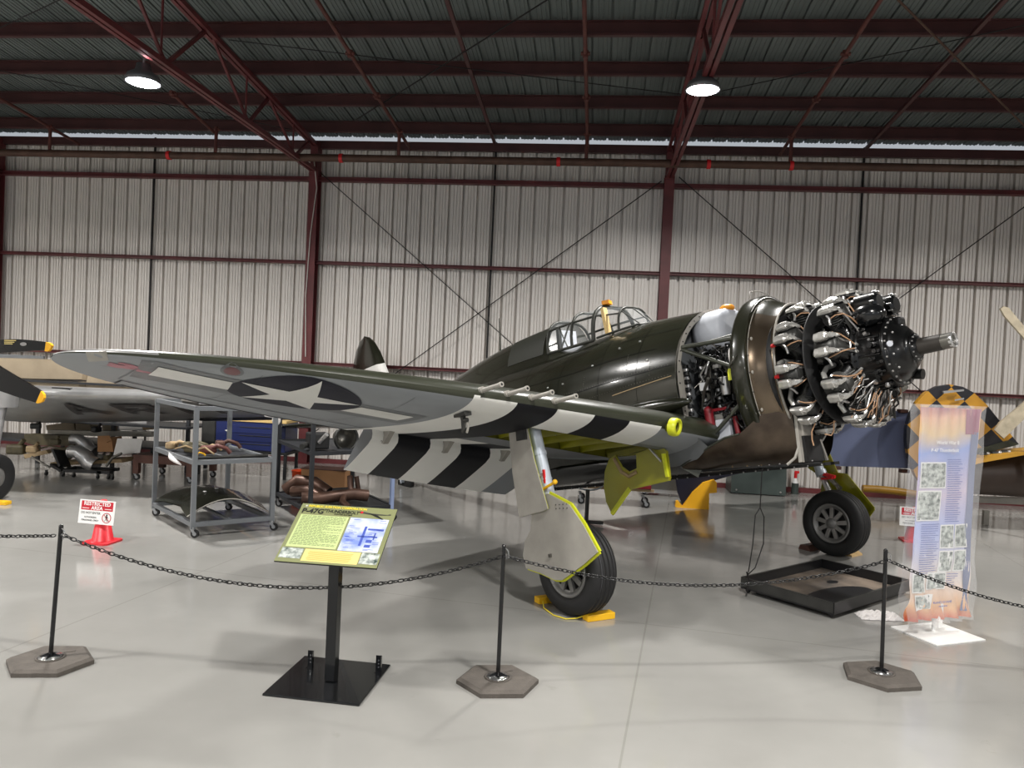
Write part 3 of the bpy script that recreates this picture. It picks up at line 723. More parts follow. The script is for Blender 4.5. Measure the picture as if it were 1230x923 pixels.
for sg in (-1,1):
    L=bpy.data.objects.new('landing_gear',None);C.objects.link(L);L.parent=AC
    s=-1 if sg<0 else -1   # strut stands on the near side of the wheel in both cases seen from here
    ys=sg*2.35-.0; yo=sg*2.52
    wheel(sg,L)
    m=MB('strut_grey');top_=Vector((-.62 if sg<0 else -.77,yo,-.32));mid=Vector((-.48 if sg<0 else -.60,yo,-1.05));bot=Vector((-.42,yo*.995,-1.60))
    m.cyl(top_,mid,.062,n=20);m.cyl(top_.lerp(mid,.42),top_.lerp(mid,.47),.068,n=20);m.cyl(top_.lerp(mid,.78),top_.lerp(mid,.80),.066,n=20)
    m.cyl(mid,mid.lerp(bot,.12),.075,n=20);m.mat('alu');m.cyl(mid.lerp(bot,.1),bot,.042,n=16)
    m.mat('steel_dark');m.cyl(top_+Vector((.0,0,.12)),top_+Vector((.03,0,-.04)),.075,n=18)
    m.mat('strut_grey');m.cyl(bot+Vector((0,0,.03)),bot+Vector((.013,0,-.16)),.055,n=14);m.cyl(bot+Vector((.013,0,-.145)),(WC[0],sg*2.35,WC[1]),.038,n=12)
    m.build('shock_strut',L)
    m=MB('alu_dark')
    m.bar(mid+Vector((.05,0,-.02)),mid+Vector((.24,0,-.25)),.03,.05);m.bar(mid+Vector((.24,0,-.25)),bot+Vector((.05,0,-.02)),.03,.05);m.cyl(mid+Vector((.24,-.04,-.25)),mid+Vector((.24,.04,-.25)),.02,n=10)
    m.build('torque_link',L)
    m=MB('red_bright');m.bar(mid+Vector((.06,-.03,-.05)),mid+Vector((.22,-.03,-.10)),.04,.04);m.box(mid+Vector((.12,-.05,-.11)),(.16,.05,.03));m.box(top_.lerp(mid,.75)+Vector((.045,-.045,0)),(.02,.02,.13));m.build('gear_lock',L)
    if sg<0:
        m=MB('yellow_paint');m.cyl(mid+Vector((-.06,-.08,.04)),mid+Vector((.16,-.05,.12)),.014,n=8);m.ball(mid+Vector((.16,-.05,.12)),.025,8);m.build('towing_pin',L)
    # outer doors (two plates)
    yd=sg*2.64
    up_=[(-.84,-.33),(-.56,-.37),(-.50,-.7),(-.37,-1.17),(-.44,-1.19),(-.80,-1.23),(-.84,-.8)]
    lo_=[(-.63,-1.16),(-.60,-1.08),(-.38,-1.03),(-.10,-1.15),(.05,-1.33),(.20,-1.57),(.0,-1.68),(-.30,-1.82),(-.40,-1.82),(-.60,-1.76),(-.80,-1.72),(-.83,-1.60),(-.78,-1.46),(-.68,-1.36)]
    if sg>0:
        up_=[(-.84,-.33),(-.66,-.36),(-.50,-.82),(-.40,-1.17),(-.60,-1.19),(-.84,-1.0)]
        lo_=[(-.63,-1.16),(-.44,-1.10),(-.27,-1.14),(.03,-1.60),(-.08,-1.72),(-.45,-1.80),(-.78,-1.60)]
    for poly,yy_ in ((up_,yd-sg*.0),(lo_,yd+sg*-.03)):
        outer='bare_grey' if sg<0 else 'bare_grey';m=MB(outer);m.prism(poly,yy_+sg*.0,yy_+sg*.012)
        m.mat('zinc' if sg>0 else 'zinc_bright');m.prism(poly,yy_-sg*.004,yy_-sg*.001)
        # rim
        k=len(poly)
        for i in range(k):
            a_,b_=poly[i],poly[(i+1)%k]
            if poly is lo_ and 2<=i<=9 and sg<0 or sg>0 and i<len(poly)-2: m.bar((a_[0],yy_-sg*.018,a_[1]),(b_[0],yy_-sg*.018,b_[1]),.035,.016,up=(0,1,0))
        m.mat('black_matte')
        if poly is up_ and sg<0:m.box((-.64,yy_-.016,-.40),(.15,.02,.2))
        if poly is lo_ and sg<0:
            m.mat('steel_dark')
            for q in range(8):m.ball((-.28+(q%4)*.05,yy_+sg*.014,-1.14-(q//4)*.035),.006,4)
        m.build('gear_door',L)
    m=MB('alu_dark');m.bar(mid+Vector((0,0,.2)),(mid.x-.05,yd,mid.z+.2),.03,.03);m.bar(bot+Vector((0,0,.02)),(bot.x,yd,bot.z),.03,.03);m.build('door_link',L)
# brake lines
# inner doors, yellow green, hinged at the fuselage
for sg in (-1,):
    y0=sg*.95
    poly=[(-1.17,-.70),(-1.06,-.66),(-.98,-.80),(-.88,-.87),(-.76,-.84),(-.745,-.68),(-.40,-.62),(-.30,-.70),(-.30,-.99),(-.86,-1.05),(-.95,-1.12),(-1.21,-1.34),(-1.29,-1.18),(-1.30,-1.0),(-1.26,-.84)]
    m=MB('zinc');m.prism(poly,y0-.008,y0+.008)
    m.mat('zinc_bright');m.bar((-.34,y0-.02,-.72),(-.32,y0-.02,-.97),.03,.05);m.bar((-.88,y0-.02,-1.05),(-1.2,y0-.02,-1.32),.035,.04)
    m.mat('zinc');m.bar((-.30,y0-.02,-.99),(-.88,y0-.02,-1.05),.03,.04);m.mat('scrap_tan');m.tube([(-1.08,y0-.012,-.70),(-.99,y0-.012,-.86),(-.88,y0-.012,-.92),(-.76,y0-.012,-.88)],.022,6)
    m.mat('zinc_dark');m.bar((-1.2,y0+.03,-.66),(-.3,y0+.03,-.60),.05,.06)
    m.mat('alu');m.cyl((-.52,y0-.06,-.62),(-.38,y0-.03,-.80),.012,n=8)
    m.build('inner_gear_door',AC)
# tailwheel
m=MB('rubber');T=Matrix.Translation((-7.35,0,-.56))@Matrix.Rotation(PI/2,4,'X');m.lathe([(.06,-.07),(.18,-.07),(.215,-.03),(.215,.03),(.18,.07),(.06,.07)],28,T);m.mat('strut_grey');m.bar((-7.35,.1,-.56),(-7.2,.1,-.15),.04,.05);m.bar((-7.35,-.1,-.56),(-7.2,-.1,-.15),.04,.05);m.cyl((-7.35,-.11,-.56),(-7.35,.11,-.56),.03,n=10);m.build('tail_wheel',AC)
RX_=Matrix.Rotation(PI/2,4,'Y')
# ---- firewall bay
m=MB('bare_grey')
fr=sec(-.2,44);fi=[(p[0],p[1]*.93,p[2]*.93+.0) for p in fr];fo=[(-.17,p[1]*1.004,p[2]*1.004) for p in fr];fi2=[(-.17,p[1],p[2]) for p in fi]
m.loft([fo,fi2],closed=True,caps=False);m.loft([fi2,[(-.32,p[1],p[2]) for p in fi]],caps=False)
m.mat('black_matte')
for k,p in enumerate(fr):m.ball((-.165,p[1]*.967,p[2]*.967),.008,4)
m.build('firewall_ring',AC)
m=MB('grey_dark');m.add([(-.36,p[1],p[2]) for p in fi],[list(range(len(fi)))]);m.mat('bare_grey')
for s in (-1,1):m.bar((-.33,s*.55,-.55),(-.33,s*.62,.45),.04,.16)
m.build('firewall',AC)
m=MB('tank_grey');secs=[]
for x,r in ((-.30,.6),(-.28,.9),(-.20,1),(-.05,1),(.05,.97),(.09,.85),(.10,.6)):
    secs.append([(x,.34*r*math.copysign(abs(math.cos(t))**.8,math.cos(t)),.60+.27*r*math.sin(t)) for t in [2*PI*i/28 for i in range(28)]])
m.loft(secs);m.mat('black_gloss');m.cyl((.0,0,.86),(.0,0,.885),.05,n=14);o=m.build('oil_tank',AC)
m=MB('orange');m.ball((.02,-.01,.87),.085,12,(1,1,.55));m.build('orange_cap',AC)
# engine mount tubes
m=MB('mount_tube')
for s in (-1,1):
    m.cyl((-.18,s*.66,.42),(.62,s*.46,.40),.024,n=12);m.cyl((-.18,s*.66,.40),(.60,s*.52,-.02),.024,n=12)
    m.cyl((-.22,s*.55,-.74),(.62,s*.50,-.10),.022,n=12);m.cyl((-.22,s*.55,-.74),(.60,s*.30,-.52),.022,n=12);m.cyl((.0,s*.60,.41),(.60,s*.16,.52),.022,n=10)
m.tube([(.62,.52*math.cos(2*PI*i/28),.52*math.sin(2*PI*i/28)) for i in range(28)],.03,8,closed=True)
m.build('engine_mount',AC)
# accessory clutter: hoses, ribbed ducts, bottle, boxes
random.seed(11)
AB=bpy.data.objects.new('accessory_bay',None);C.objects.link(AB);AB.parent=AC
m=MB('engine_black')
m.cyl((-.30,0,0),(.55,0,0),.26,n=24);m.mat('alu_dark');m.cyl((.2,0,0),(.6,0,0),.40,.46,n=28);m.box((-.1,-.25,.1),(.25,.2,.3));m.build('accessory_case',AB)
for k in range(80):
    m=MB(random.choice(['engine_black','engine_black','black_gloss','steel_dark','engine_black','alu_dark','alu']))
    a=random.uniform(PI*.62,PI*1.45);r=random.uniform(.30,.55);x=random.uniform(-.3,.25)
    p=Vector((x,r*math.cos(a),r*1.15*math.sin(a)));pts=[p]
    for j in range(4):
        p=p+Vector((random.uniform(-.05,.16),random.uniform(-.10,.08),random.uniform(-.16,.16)));p.x=min(.5,max(-.32,p.x));p.z=min(p.z,.38);h_=math.hypot(p.y,p.z/1.15)
        if h_>.66:p.y*=.66/h_;p.z*=.66/h_
        pts.append(p.copy())
    m.tube(pts,random.choice([.006,.008,.012,.018]),6);m.build('hose',AB)
for y,x in ((-.50,-.28),(-.42,-.14),(-.36,.02)):
    m=MB('alu')
    for k in range(15):
        m.mat('alu' if k%2 else 'black_matte');m.cyl((x,y,.25-k*.045),(x,y,.25-k*.045-.03),.032,n=12)
    m.build('ribbed_duct',AB)
for k in range(26):
    m=MB(random.choice(['alu','engine_black','steel_dark','alu_dark']));a=random.uniform(PI*.65,PI*1.4);r=random.uniform(.3,.52);x=random.uniform(-.25,.4)
    m.box((x,r*math.cos(a),r*1.15*math.sin(a)),(random.uniform(.04,.12),random.uniform(.04,.1),random.uniform(.03,.1)),random.uniform(0,3),bev=.008);m.build('fitting',AB)
m=MB('alu');m.cyl((.18,-.46,.02),(.18,-.46,-.16),.06,.045,n=16);m.cyl((.18,-.46,.03),(.18,-.46,.02),.07,n=16)
m.build('oil_filter',AB)
m=MB('red_paint');m.cyl((-.05,-.50,-.30),(-.04,-.50,-.47),.05,n=16);m.ball((-.05,-.50,-.30),.05,10);m.cyl((.22,-.42,-.40),(.24,-.42,-.62),.03,n=10);m.box((.08,-.45,-.30),(.2,.04,.03));m.build('red_bottle',AC)
m=MB('tank_grey');m.box((.07,-.40,-.52),(.16,.14,.22),.2,bev=.01);m.ball((.02,-.45,-.80),.09,10,(1.2,1,.8));m.build('white_canister',AC)
m=MB('zinc_bright');m.box((.33,-.56,.03),(.05,.01,.12),.3);m.mat('cloth_white');m.ball((.36,-.54,.22),.06,8,(.6,.5,1.5));m.build('paper_tag',AC)
# ---- rear cowl ring
m=MB('olive')
def ring(x,k,kk=1,top=1):
    r=[]
    for i in range(56):
        t=2*PI*i/56;c,s=math.cos(t),math.sin(t);z=(.88*top if s>0 else .965)*s;y=.64*c*(1 if s>0 else (1-.06*abs(s)))
        r.append((x,y*k,z*k*kk))
    return r
m.loft([ring(.38,.965),ring(.40,.99),ring(.44,1.0),ring(.54,1.0),ring(.57,.985)],caps=False)
m.loft([ring(.57,.985),ring(.58,.94),ring(.55,.92),ring(.40,.92),ring(.38,.965)],caps=False)
m.mat('bare_grey');m.loft([ring(.582,.94),ring(.59,.915),ring(.575,.90)],caps=False)
m.mat('black_matte')
for p in ring(.588,.925)[::2]:m.ball(p,.009,4)
m.mat('bare_grey');m.tube([(.45,-.20,.86),(.45,-.18,.93),(.45,0,.955),(.45,.18,.93),(.45,.20,.86)],.006,6)
cr=m.build('cowl_ring',AC)
def ring2(x,k):
    return [(x,p[1]*k,p[2]*k) for p in ring(x,1)]
def part(r,a,b): return [r[i%56] for i in range(a,b)]
R_=[ring2(x,k) for x,k in ((.57,.93),(.62,.92),(.68,.885),(.74,.845),(.80,.82),(.85,.81))]
m=MB('ring_metal');m.loft([part(r,20,49) for r in R_],closed=False,caps=False);m.mat('olive');m.loft([part(r,8,21) for r in R_],closed=False,caps=False);m.mat('ring_metal');m.loft([part(r,-8,9) for r in R_],closed=False,caps=False)
m.mat('bare_grey');m.tube([(.835,p[1],p[2]) for p in R_[-1]],.013,8,closed=True)
for k in (24,28,32,36,40):
    p=R_[1][k];m.ball(p,.02,8,(.5,1,1))
m.mat('steel_dark');m.loft([[(x,p[1]*k,p[2]*k) for p in R_[-1]] for x,k in ((.845,1.0),(.80,.93),(.72,.80),(.70,.4),(.70,.02))],caps=False)
m.build('exhaust_shroud',cr)
# lower cowl / intercooler trough
m=MB('bronze')
def tr(x,w,zt,zb=-.965,n=20):
    return [(x,w*math.cos(t),zt+(zb-zt)*abs(math.sin(t))**.75) for t in [PI+PI*i/n for i in range(n+1)]]
T_=[tr(-.42,.60,-.86),tr(-.22,.62,-.78),tr(0,.62,-.69),tr(.2,.61,-.62),tr(.36,.58,-.60),tr(.50,.54,-.50),tr(.62,.50,-.42),tr(.76,.44,-.40),tr(.86,.38,-.44)]
m.loft(T_,closed=False,caps=False);m.mat('mount_tube');m.tube([r[0] for r in T_[:5]],.012,6);m.tube([r[-1] for r in T_[:5]],.012,6)
m.mat('scrap_tan');
for x,y in ((-.1,-.3),(.05,-.35),(.2,-.3),(.34,-.25)):m.bar((x,y,-.92),(x+.16,y-.16,-.66),.012,.07)
m.mat('black_matte');m.bar((-.45,-.45,-.93),(1.05,-.3,-.97),.03,.02)
m.mat('alu')
for k in range(12):m.ball((-.3+k*.115,-.42+k*.01,-.945),.009,5)
m.mat('mount_tube');m.bar((-.42,-.58,-.84),(-.30,-.46,-.965),.015,.09)
m.build('lower_cowl',AC)
m=MB('bare_grey');p0=(1.10,-.28,-.52)
m.box((.90,-.24,-.56),(.05,.17,.26));m.bar((.88,-.33,-.44),(.88,-.36,-.95),.035,.05);m.bar((.91,-.05,-.66),(.93,.03,-.95),.02,.03);m.tube([(.88,-.36,-.78),(.84,-.40,-.90),(.76,-.43,-.96)],.014,6)
m.mat('black_matte');m.box((.90,-.17,-.82),(.05,.32,.26));m.build('intercooler_face',AC)
# ---- engine
EN=bpy.data.objects.new('radial_engine',None);C.objects.link(EN);EN.parent=AC
RX=Matrix.Rotation(PI/2,4,'Y')  # local z -> body x
m=MB('engine_black')
m.lathe([(.0001,.70),(.34,.72),(.36,.80),(.30,.84),(.30,1.12),(.32,1.20),(.30,1.40),(.33,1.52),(.36,1.55)],40,RX);m.build('crankcase',EN)
m=MB('engine_black')
m.lathe([(.30,1.52),(.385,1.54),(.39,1.56),(.345,1.575),(.335,1.60),(.325,1.80),(.335,1.81),(.335,1.825)],48,RX)
for k in range(34):
    a=2*PI*k/34;m.mat('engine_black');m.cyl((1.55,.368*math.cos(a),.368*math.sin(a)),(1.585,.368*math.cos(a),.368*math.sin(a)),.010,n=6)
m.mat('engine_black')
for k in range(12):
    a=2*PI*k/12+.1;m.cyl((1.60,.335*math.cos(a),.335*math.sin(a)),(1.80,.328*math.cos(a),.328*math.sin(a)),.012,n=8)
m.build('cam_housing',EN)
random.seed(41)
for k in range(34):
    a=2*PI*k/34+random.uniform(-.05,.05);x=random.uniform(1.60,1.78);r=.335;n_=MB(random.choice(['engine_black','engine_black','alu','black_gloss']));c=Vector((x,r*math.cos(a),r*math.sin(a)));s_=random.uniform(.010,.026);n_.cyl(c-c.normalized()*0,c+Vector((0,math.cos(a),math.sin(a)))*s_*1.4,s_,n=8);n_.mat('engine_black');n_.box(c+Vector((.02,0,0)),(.05,.03,.03),bev=.004);n_.build('boss',EN)
m=MB('engine_black')
m.lathe([(.332,1.82),(.332,1.838),(.285,1.842),(.274,1.865),(.235,1.905),(.185,1.95),(.13,1.975),(.135,1.98),(.135,1.995),(.10,2.0),(.095,2.02),(.0001,2.02)],48,RX)
for k in range(26):
    a=2*PI*k/26;m.mat('alu' if k%2 else 'engine_silver');m.cyl((1.825,.31*math.cos(a),.31*math.sin(a)),(1.852,.31*math.cos(a),.31*math.sin(a)),.010,n=6)
for k in range(14):
    a=2*PI*k/14;m.mat('alu');m.cyl((1.985,.117*math.cos(a),.117*math.sin(a)),(2.008,.117*math.cos(a),.117*math.sin(a)),.008,n=6)
m.mat('tank_grey')
P=Vector((1.865,-.262,.04));m.cyl(P,P+Vector((.016,-.018,.003)),.028,n=16)
m.mat('alu')
for a in (2.5,3.35,3.9,2.9):m.ball((1.885,.255*math.cos(a),.255*math.sin(a)),.012,6)
m.mat('engine_black');m.box((1.86,0,.27),(.10,.12,.09),bev=.02);m.cyl((1.84,.16,-.22),(1.94,.16,-.24),.05,n=14)
m.build('nose_case',EN)
m=MB('shaft_dark');m.cyl((2.0,0,0),(2.22,0,0),.078,.074,n=28);m.mat('alu_dark');m.cyl((2.20,0,0),(2.31,0,0),.072,.072,n=10);m.mat('alu');m.lathe([(.0001,2.30),(.055,2.30),(.06,2.325),(.070,2.325),(.070,2.29)],24,RX);m.build('propeller_shaft',EN)
# magnetos and distributors on the nose
for a,r,x in ((1.25,.50,1.70),(1.85,.50,1.68)):
    m=MB('engine_black');c=Vector((x,r*math.cos(a),r*math.sin(a)));m.cyl(c+Vector((-.10,0,0)),c+Vector((.08,0,0)),.105,n=22);m.cyl(c+Vector((-.14,0,0)),c+Vector((-.10,0,0)),.08,n=18)
    m.mat('black_gloss');m.cyl(c+Vector((.08,0,0)),c+Vector((.11,0,0)),.095,.07,n=22)
    for k in range(10):
        b=2*PI*k/10;m.mat('alu');m.cyl(c+Vector((.06,.105*math.cos(b),.105*math.sin(b))),c+Vector((.10,.108*math.cos(b),.108*math.sin(b))),.008,n=6)
    m.build('magneto',EN)
m=MB('black_gloss');m.ball((1.69,-.20,.36),.13,14,(1.25,1,.85));m.build('governor_cover',EN)
# cylinders: built once in a radial frame (local z outward, x forward), then turned about the crank axis
def cyl_mesh():
    m=MB('engine_black')
    pr=[(.085,.28)]
    z=.30
    while z<.49:
        pr+=[(.082,z),(.105,z+.002),(.105,z+.007),(.082,z+.009)];z+=.018
    m.lathe(pr,20)
    z=.49;k=0
    m.mat('steel_dark')
    while z<.62:
        r=.118 if k%2==0 else .095
        m.lathe([(.02,z),(r,z),(r,z+.007),(.02,z+.008)],20,sx=1,sy=1);z+=.012;k+=1
    m.lathe([(.09,.49),(.09,.62),(.0001,.635)],16)
    # baffle
    m.lathe([(.125,.33),(.128,.34),(.128,.60),(.12,.61)],10,arc=(-.6,.6))
    return m
def rocker_mesh(d):
    m=MB('engine_silver')
    # bean-shaped rocker box leaning outward, cover with bolts
    secs=[]
    for x,w,h,z in ((-.115,.014,.014,.625),(-.10,.030,.026,.63),(-.085,.042,.036,.638),(-.03,.045,.040,.648),(.03,.042,.040,.652),(.05,.030,.032,.645),(.09,.028,.030,.632),(.12,.018,.020,.612),(.132,.010,.012,.598)):
        secs.append([(x,d*.075+w*math.copysign(abs(math.cos(t))**.55,math.cos(t)),z+h*math.copysign(abs(math.sin(t))**.55,math.sin(t))) for t in [2*PI*i/12+.26 for i in range(12)]])
    m.loft(secs,smooth=False);m.cyl((-.02,d*.06,.56),(-.02,d*.06,.63),.034,n=10);m.cyl((.05,d*.06,.665),(.05,d*.06,.685),.022,n=10)
    for q in ((-.04,.03),(.0,.035),(.04,.03),(.08,.02)):m.ball((q[0],d*.075+d*q[1],.665),.007,5)
    m.mat('engine_black');m.loft([[(x,d*.075+w*c1,.628+s1*.012) for c1,s1 in ((-1,-1),(1,-1),(1,1),(-1,1))] for x,w in ((-.10,.036),(-.08,.05),(.03,.05),(.05,.036),(.11,.024))],smooth=False)
    m.mat('alu');m.cyl((.105,d*.05,.60),(.155,d*.035,.33),.011,n=8);m.mat('engine_silver');m.cyl((.155,d*.035,.36),(.155,d*.033,.31),.017,n=8)
    return m
def lead_mesh():
    m=MB('lead_tan')
    for d in (-1,1):
        m.tube([(.17,d*.02,.40),(.16,d*.05,.50),(.13,d*.085,.58),(.07,d*.115,.60),(-.01,d*.12,.57)],.0065,6)
    m.mat('alu');m.cyl((.165,-.03,.47),(.165,.03,.47),.01,n=6);m.cyl((-.01,-.12,.57),(-.03,-.10,.55),.013,n=6);m.cyl((-.01,.12,.57),(-.03,.10,.55),.013,n=6);return m
def pipe_mesh():
    m=MB('engine_silver');m.tube([(-.10,.11,.30),(-.12,.14,.42),(-.11,.13,.52),(-.08,.08,.58)],.026,10);m.mat('alu');m.tube([(-.01,-.115,.62),(.02,-.15,.60),(.02,-.19,.55)],.012,8);return m
first=None
for row,(x,ph) in enumerate(((1.44,0),(1.01,PI/9))):
    for k in range(9):
        a=ph+2*PI*k/9+PI/2
        Mx=Matrix.Translation((x,0,0))@Matrix.Rotation(-(a-PI/2),4,'X')
        if first is None:
            first=[cyl_mesh().build('engine_cylinder',EN),rocker_mesh(1).build('rocker_cover',EN),rocker_mesh(-1).build('rocker_cover',EN),lead_mesh().build('ignition_lead',EN),pipe_mesh().build('intake_pipe',EN)]
            objs=first
        else:
            objs=[]
            for f in first:
                c=f.copy();C.objects.link(c);c.parent=EN;objs.append(c)
        for o in objs:o.matrix_local=Mx
# dark baffle ring between the rows, scavenge pipes and loose lines underneath
m=MB('black_rough');m.lathe([(.40,1.17),(.60,1.19),(.61,1.20),(.60,1.21),(.40,1.22)],60,RX);m.lathe([(.36,.80),(.60,.79),(.61,.80),(.36,.82)],48,RX);m.build('baffle_ring',EN)
m=MB('alu');random.seed(5)
for k in range(44):
    a=random.uniform(PI*1.12,PI*1.62);r0=random.uniform(.34,.42);m.mat(random.choice(['alu','engine_silver','lead_tan','steel_dark','alu','engine_black']))
    x=random.uniform(1.52,1.70);p=[]
    for j in range(5):
        t=j/4;r=r0+.24*t+random.uniform(-.02,.02);p.append((x-.10*t+random.uniform(-.02,.02),r*math.cos(a+random.uniform(-.04,.04)),r*math.sin(a+random.uniform(-.04,.04))))
    n_=MB(m.mats[m.cur]);n_.tube(p,random.choice([.004,.005,.007,.010]),6);n_.build('oil_line',EN)
m=MB('engine_silver');m.box((1.42,-.06,-.56),(.16,.13,.10),bev=.02);m.cyl((1.3,-.02,-.60),(1.5,-.02,-.60),.045,n=14);m.mat('engine_black');m.box((1.2,0,-.52),(.4,.14,.16),bev=.03);m.build('oil_sump',EN)
m=MB('lead_tan');m.tube([(1.05,-.30,-.58),(1.0,-.30,-.66),(.99,-.30,-.74),(1.0,-.3,-.80)],.007,6);m.tube([(1.22,-.25,-.58),(1.2,-.25,-.68),(1.17,-.25,-.72),(1.12,-.28,-.70)],.007,6);m.build('drain_line',EN)
for p_ in ((.86,-.56,.22),(.88,-.60,-.10)):
    m=MB('red_bright');m.cyl(p_,(p_[0]+.04,p_[1]-.02,p_[2]),.02,n=8);m.build('red_cap',EN)
m=MB('engine_black')
random.seed(8)
for k in range(60):
    a=random.uniform(0,2*PI);m=MB(random.choice(['engine_black','steel_dark','alu','engine_black']));r=random.uniform(.5,.60);x=random.choice([1.16,.86,1.5])+random.uniform(-.04,.04)
    m.tube([(x,r*math.cos(a),r*math.sin(a)),(x+random.uniform(-.06,.06),(r-.05)*math.cos(a+.1),(r-.05)*math.sin(a+.1)),(x+random.uniform(-.1,.1),(r-.1)*math.cos(a+.2),(r-.1)*math.sin(a+.2))],random.choice([.006,.010]),5);m.build('conduit',EN)
# drain hose hanging from the belly
m=MB('cable')
def wpt(x,y,z): 
    v=BM.inverted()@Vector((x,y,z));return v
b=BM@Vector((.42,-.35,-.96))
m.tube([wpt(b.x,b.y,b.z),wpt(b.x,b.y,b.z-.42)],.006,6)
m.tube([wpt(b.x+dx,b.y+dx*.5,b.z-dz) for dx,dz in ((0,.42),(-.05,.50),(-.06,.8),(-.09,1.08),(-.10,1.12),(-.02,1.05),(.06,.8),(.05,.52),(0,.42))],.006,6)
m.tube([wpt(b.x+dx,b.y,b.z-dz) for dx,dz in ((-.10,1.10),(-.07,1.2),(-.09,1.31))],.008,6);m.build('drain_hose',AC)


# ================================================================ barrier posts and chains
def stanchion(x,y,rot,lean,label):
    t=thing('stanchion',label,'barrier post',(x,y,0),0,None)
    m=MB('base_rubber');h=[(.30*math.cos(rot+i*PI/3),.285*math.sin(rot+i*PI/3)) for i in range(6)]
    m.loft([[(a,b,0) for a,b in h],[(a,b,.030) for a,b in h],[(a*.90,b*.90,.048) for a,b in h]],smooth=False)
    m.lathe([(.095,.048),(.10,.052),(.085,.053)],28);m.box((.13*math.cos(rot+1.0),.13*math.sin(rot+1.0),.049),(.10,.035,.006),rot+.3);m.build('rubber_base',t)
    m=MB('black_gloss')
    for k in range(4):
        a=rot+k*PI/2;m.prism([(-.085,.050),(.085,.050),(.012,.085),(-.012,.085)],-.004,.004,'y',Matrix.Rotation(a,4,'Z')) if k<2 else None
    m.mat('chrome');m.lathe([(.02,.05),(.08,.052),(.082,.056),(.02,.058)],24);m.build('foot_plate',t)
    m=MB('post_black');m.cyl((0,0,.05),(lean,0,1.0),.0155,n=16);m.ball((lean,0,1.0),.0165,10);m.build('post',t)
    m=MB('chrome');m.tube([(lean+.014,-.01,.99),(lean+.035,-.012,.97),(lean+.04,-.012,.93),(lean+.025,-.012,.91),(lean+.02,-.012,.95)],.004,6);m.build('chain_hook',t)
    return t
S1=(-3.82,5.11);S2=(-.61,5.48);S3=(2.31,6.24)
stanchion(*S1,.24,.05,'black barrier post leaning slightly on a rubber hexagon base, leftmost of the three')
stanchion(*S2,.24,.0,'black barrier post on a hexagon base standing in front of the near main wheel')
stanchion(*S3,.35,-.02,'black barrier post on a hexagon base between the drip tray and the banner')
def chain(a,b,sag,label,r=.0042,pitch=.036):
    a=Vector(a);b=Vector(b);N=400
    P=[a.lerp(b,i/N)-Vector((0,0,4*sag*(i/N)*(1-i/N))) for i in range(N+1)]
    L=[0]
    for i in range(N):L.append(L[-1]+(P[i+1]-P[i]).length)
    n=int(L[-1]/pitch);m=MB('chain_black');j=0
    for k in range(n):
        s=(k+.5)*L[-1]/n
        while L[j+1]<s:j+=1
        c=P[j];d=(P[min(j+3,N)]-P[max(j-3,0)]).normalized();up=Vector((0,0,1));sd=d.cross(up).normalized();u2=sd.cross(d)
        w=(u2*.75+sd*.66).normalized() if k%2 else (u2*-.66+sd*.75).normalized()
        q=[]
        for i in range(12):
            t=2*PI*i/12;q.append(c+d*math.cos(t)*.0235+w*math.copysign(abs(math.sin(t))**.8,math.sin(t))*.0125)
        m.tube(q,r,5,closed=True)
    return tag(m.build('barrier_chain'),label,'chain')
e1=(-3.80,5.10,.935);e1b=(-3.75,5.10,.945);e2=(-.62,5.46,.93);e2b=(-.59,5.46,.935);e3=(2.28,6.22,.92);e3b=(2.31,6.22,.93)
chain((-7.3,5.3,.96),e1,.10,'black chain running off the left edge from the leftmost post')
chain(e1b,e2,.30,'black chain sagging in front of the information panel')
chain(e2b,e3,.20,'black chain sagging between the middle post and the right post')
chain(e3b,(5.9,6.7,.93),.38,'black chain sagging in front of the banner to the right edge')
# ================================================================ information stand
t=thing('information_stand','black pedestal with a slanted green information panel','sign',(-1.79,5.27,0))
m=MB('black_gloss');m.box((0,0,.008),(.68,.70,.016),-.03,bev=.003);m.build('base_plate',t)
m=MB('black_gloss');m.box((.02,-.03,.52),(.075,.075,1.0),-.1,bev=.004);m.build('post',t)
for x,y in ((-.21,.17),(.30,.19)):
    m=MB('black_gloss');m.box((x,y,.075),(.045,.004,.12));m.box((x+.02,y-.012,.075),(.004,.025,.12));m.box((x,y-.01,.018),(.05,.04,.004))
    m.mat('chrome')
    for z in (.05,.075,.10):m.cyl((x,y-.003,z),(x,y-.005,z),.006,n=8)
    m.build('bracket',t)
PW,PH=.72,.58
PT=frame((-.34,-.26,.90),(1,0,0),(0,.50,.315))
m=MB('sign_olive');m.add([PT@Vector(p) for p in ((0,0,0),(PW,0,0),(PW,PH,0),(0,PH,0))],[(0,1,2,3)])
m.mat('black_matte');m.box((PW/2,PH/2,-.007),(PW,PH,.012),0,T=PT);pn=m.build('sign_panel',t,fix=False)
def rect(m,mt,u0,v0,u1,v1,z=.001,T=PT):
    m.mat(mt);m.add([T@Vector(p) for p in ((u0*PW,v0*PH,z),(u1*PW,v0*PH,z),(u1*PW,v1*PH,z),(u0*PW,v1*PH,z))],[(0,1,2,3)])
m=MB('sign_green');rect(m,'sign_green',.04,.245,.54,.80);random.seed(2)
v=.775
while v>.27:
    u=.06;e=.52 if random.random()>.2 else random.uniform(.2,.45)
    while u<e:
        w=random.uniform(.015,.05);rect(m,'ink_soft',u,v,min(u+w,e),v+.010,.0016);u+=w+.008
    v-=.0205
m.build('text_block',pn,fix=False)
m=MB('sign_blue');rect(m,'sign_blue',.56,.235,.955,.80)
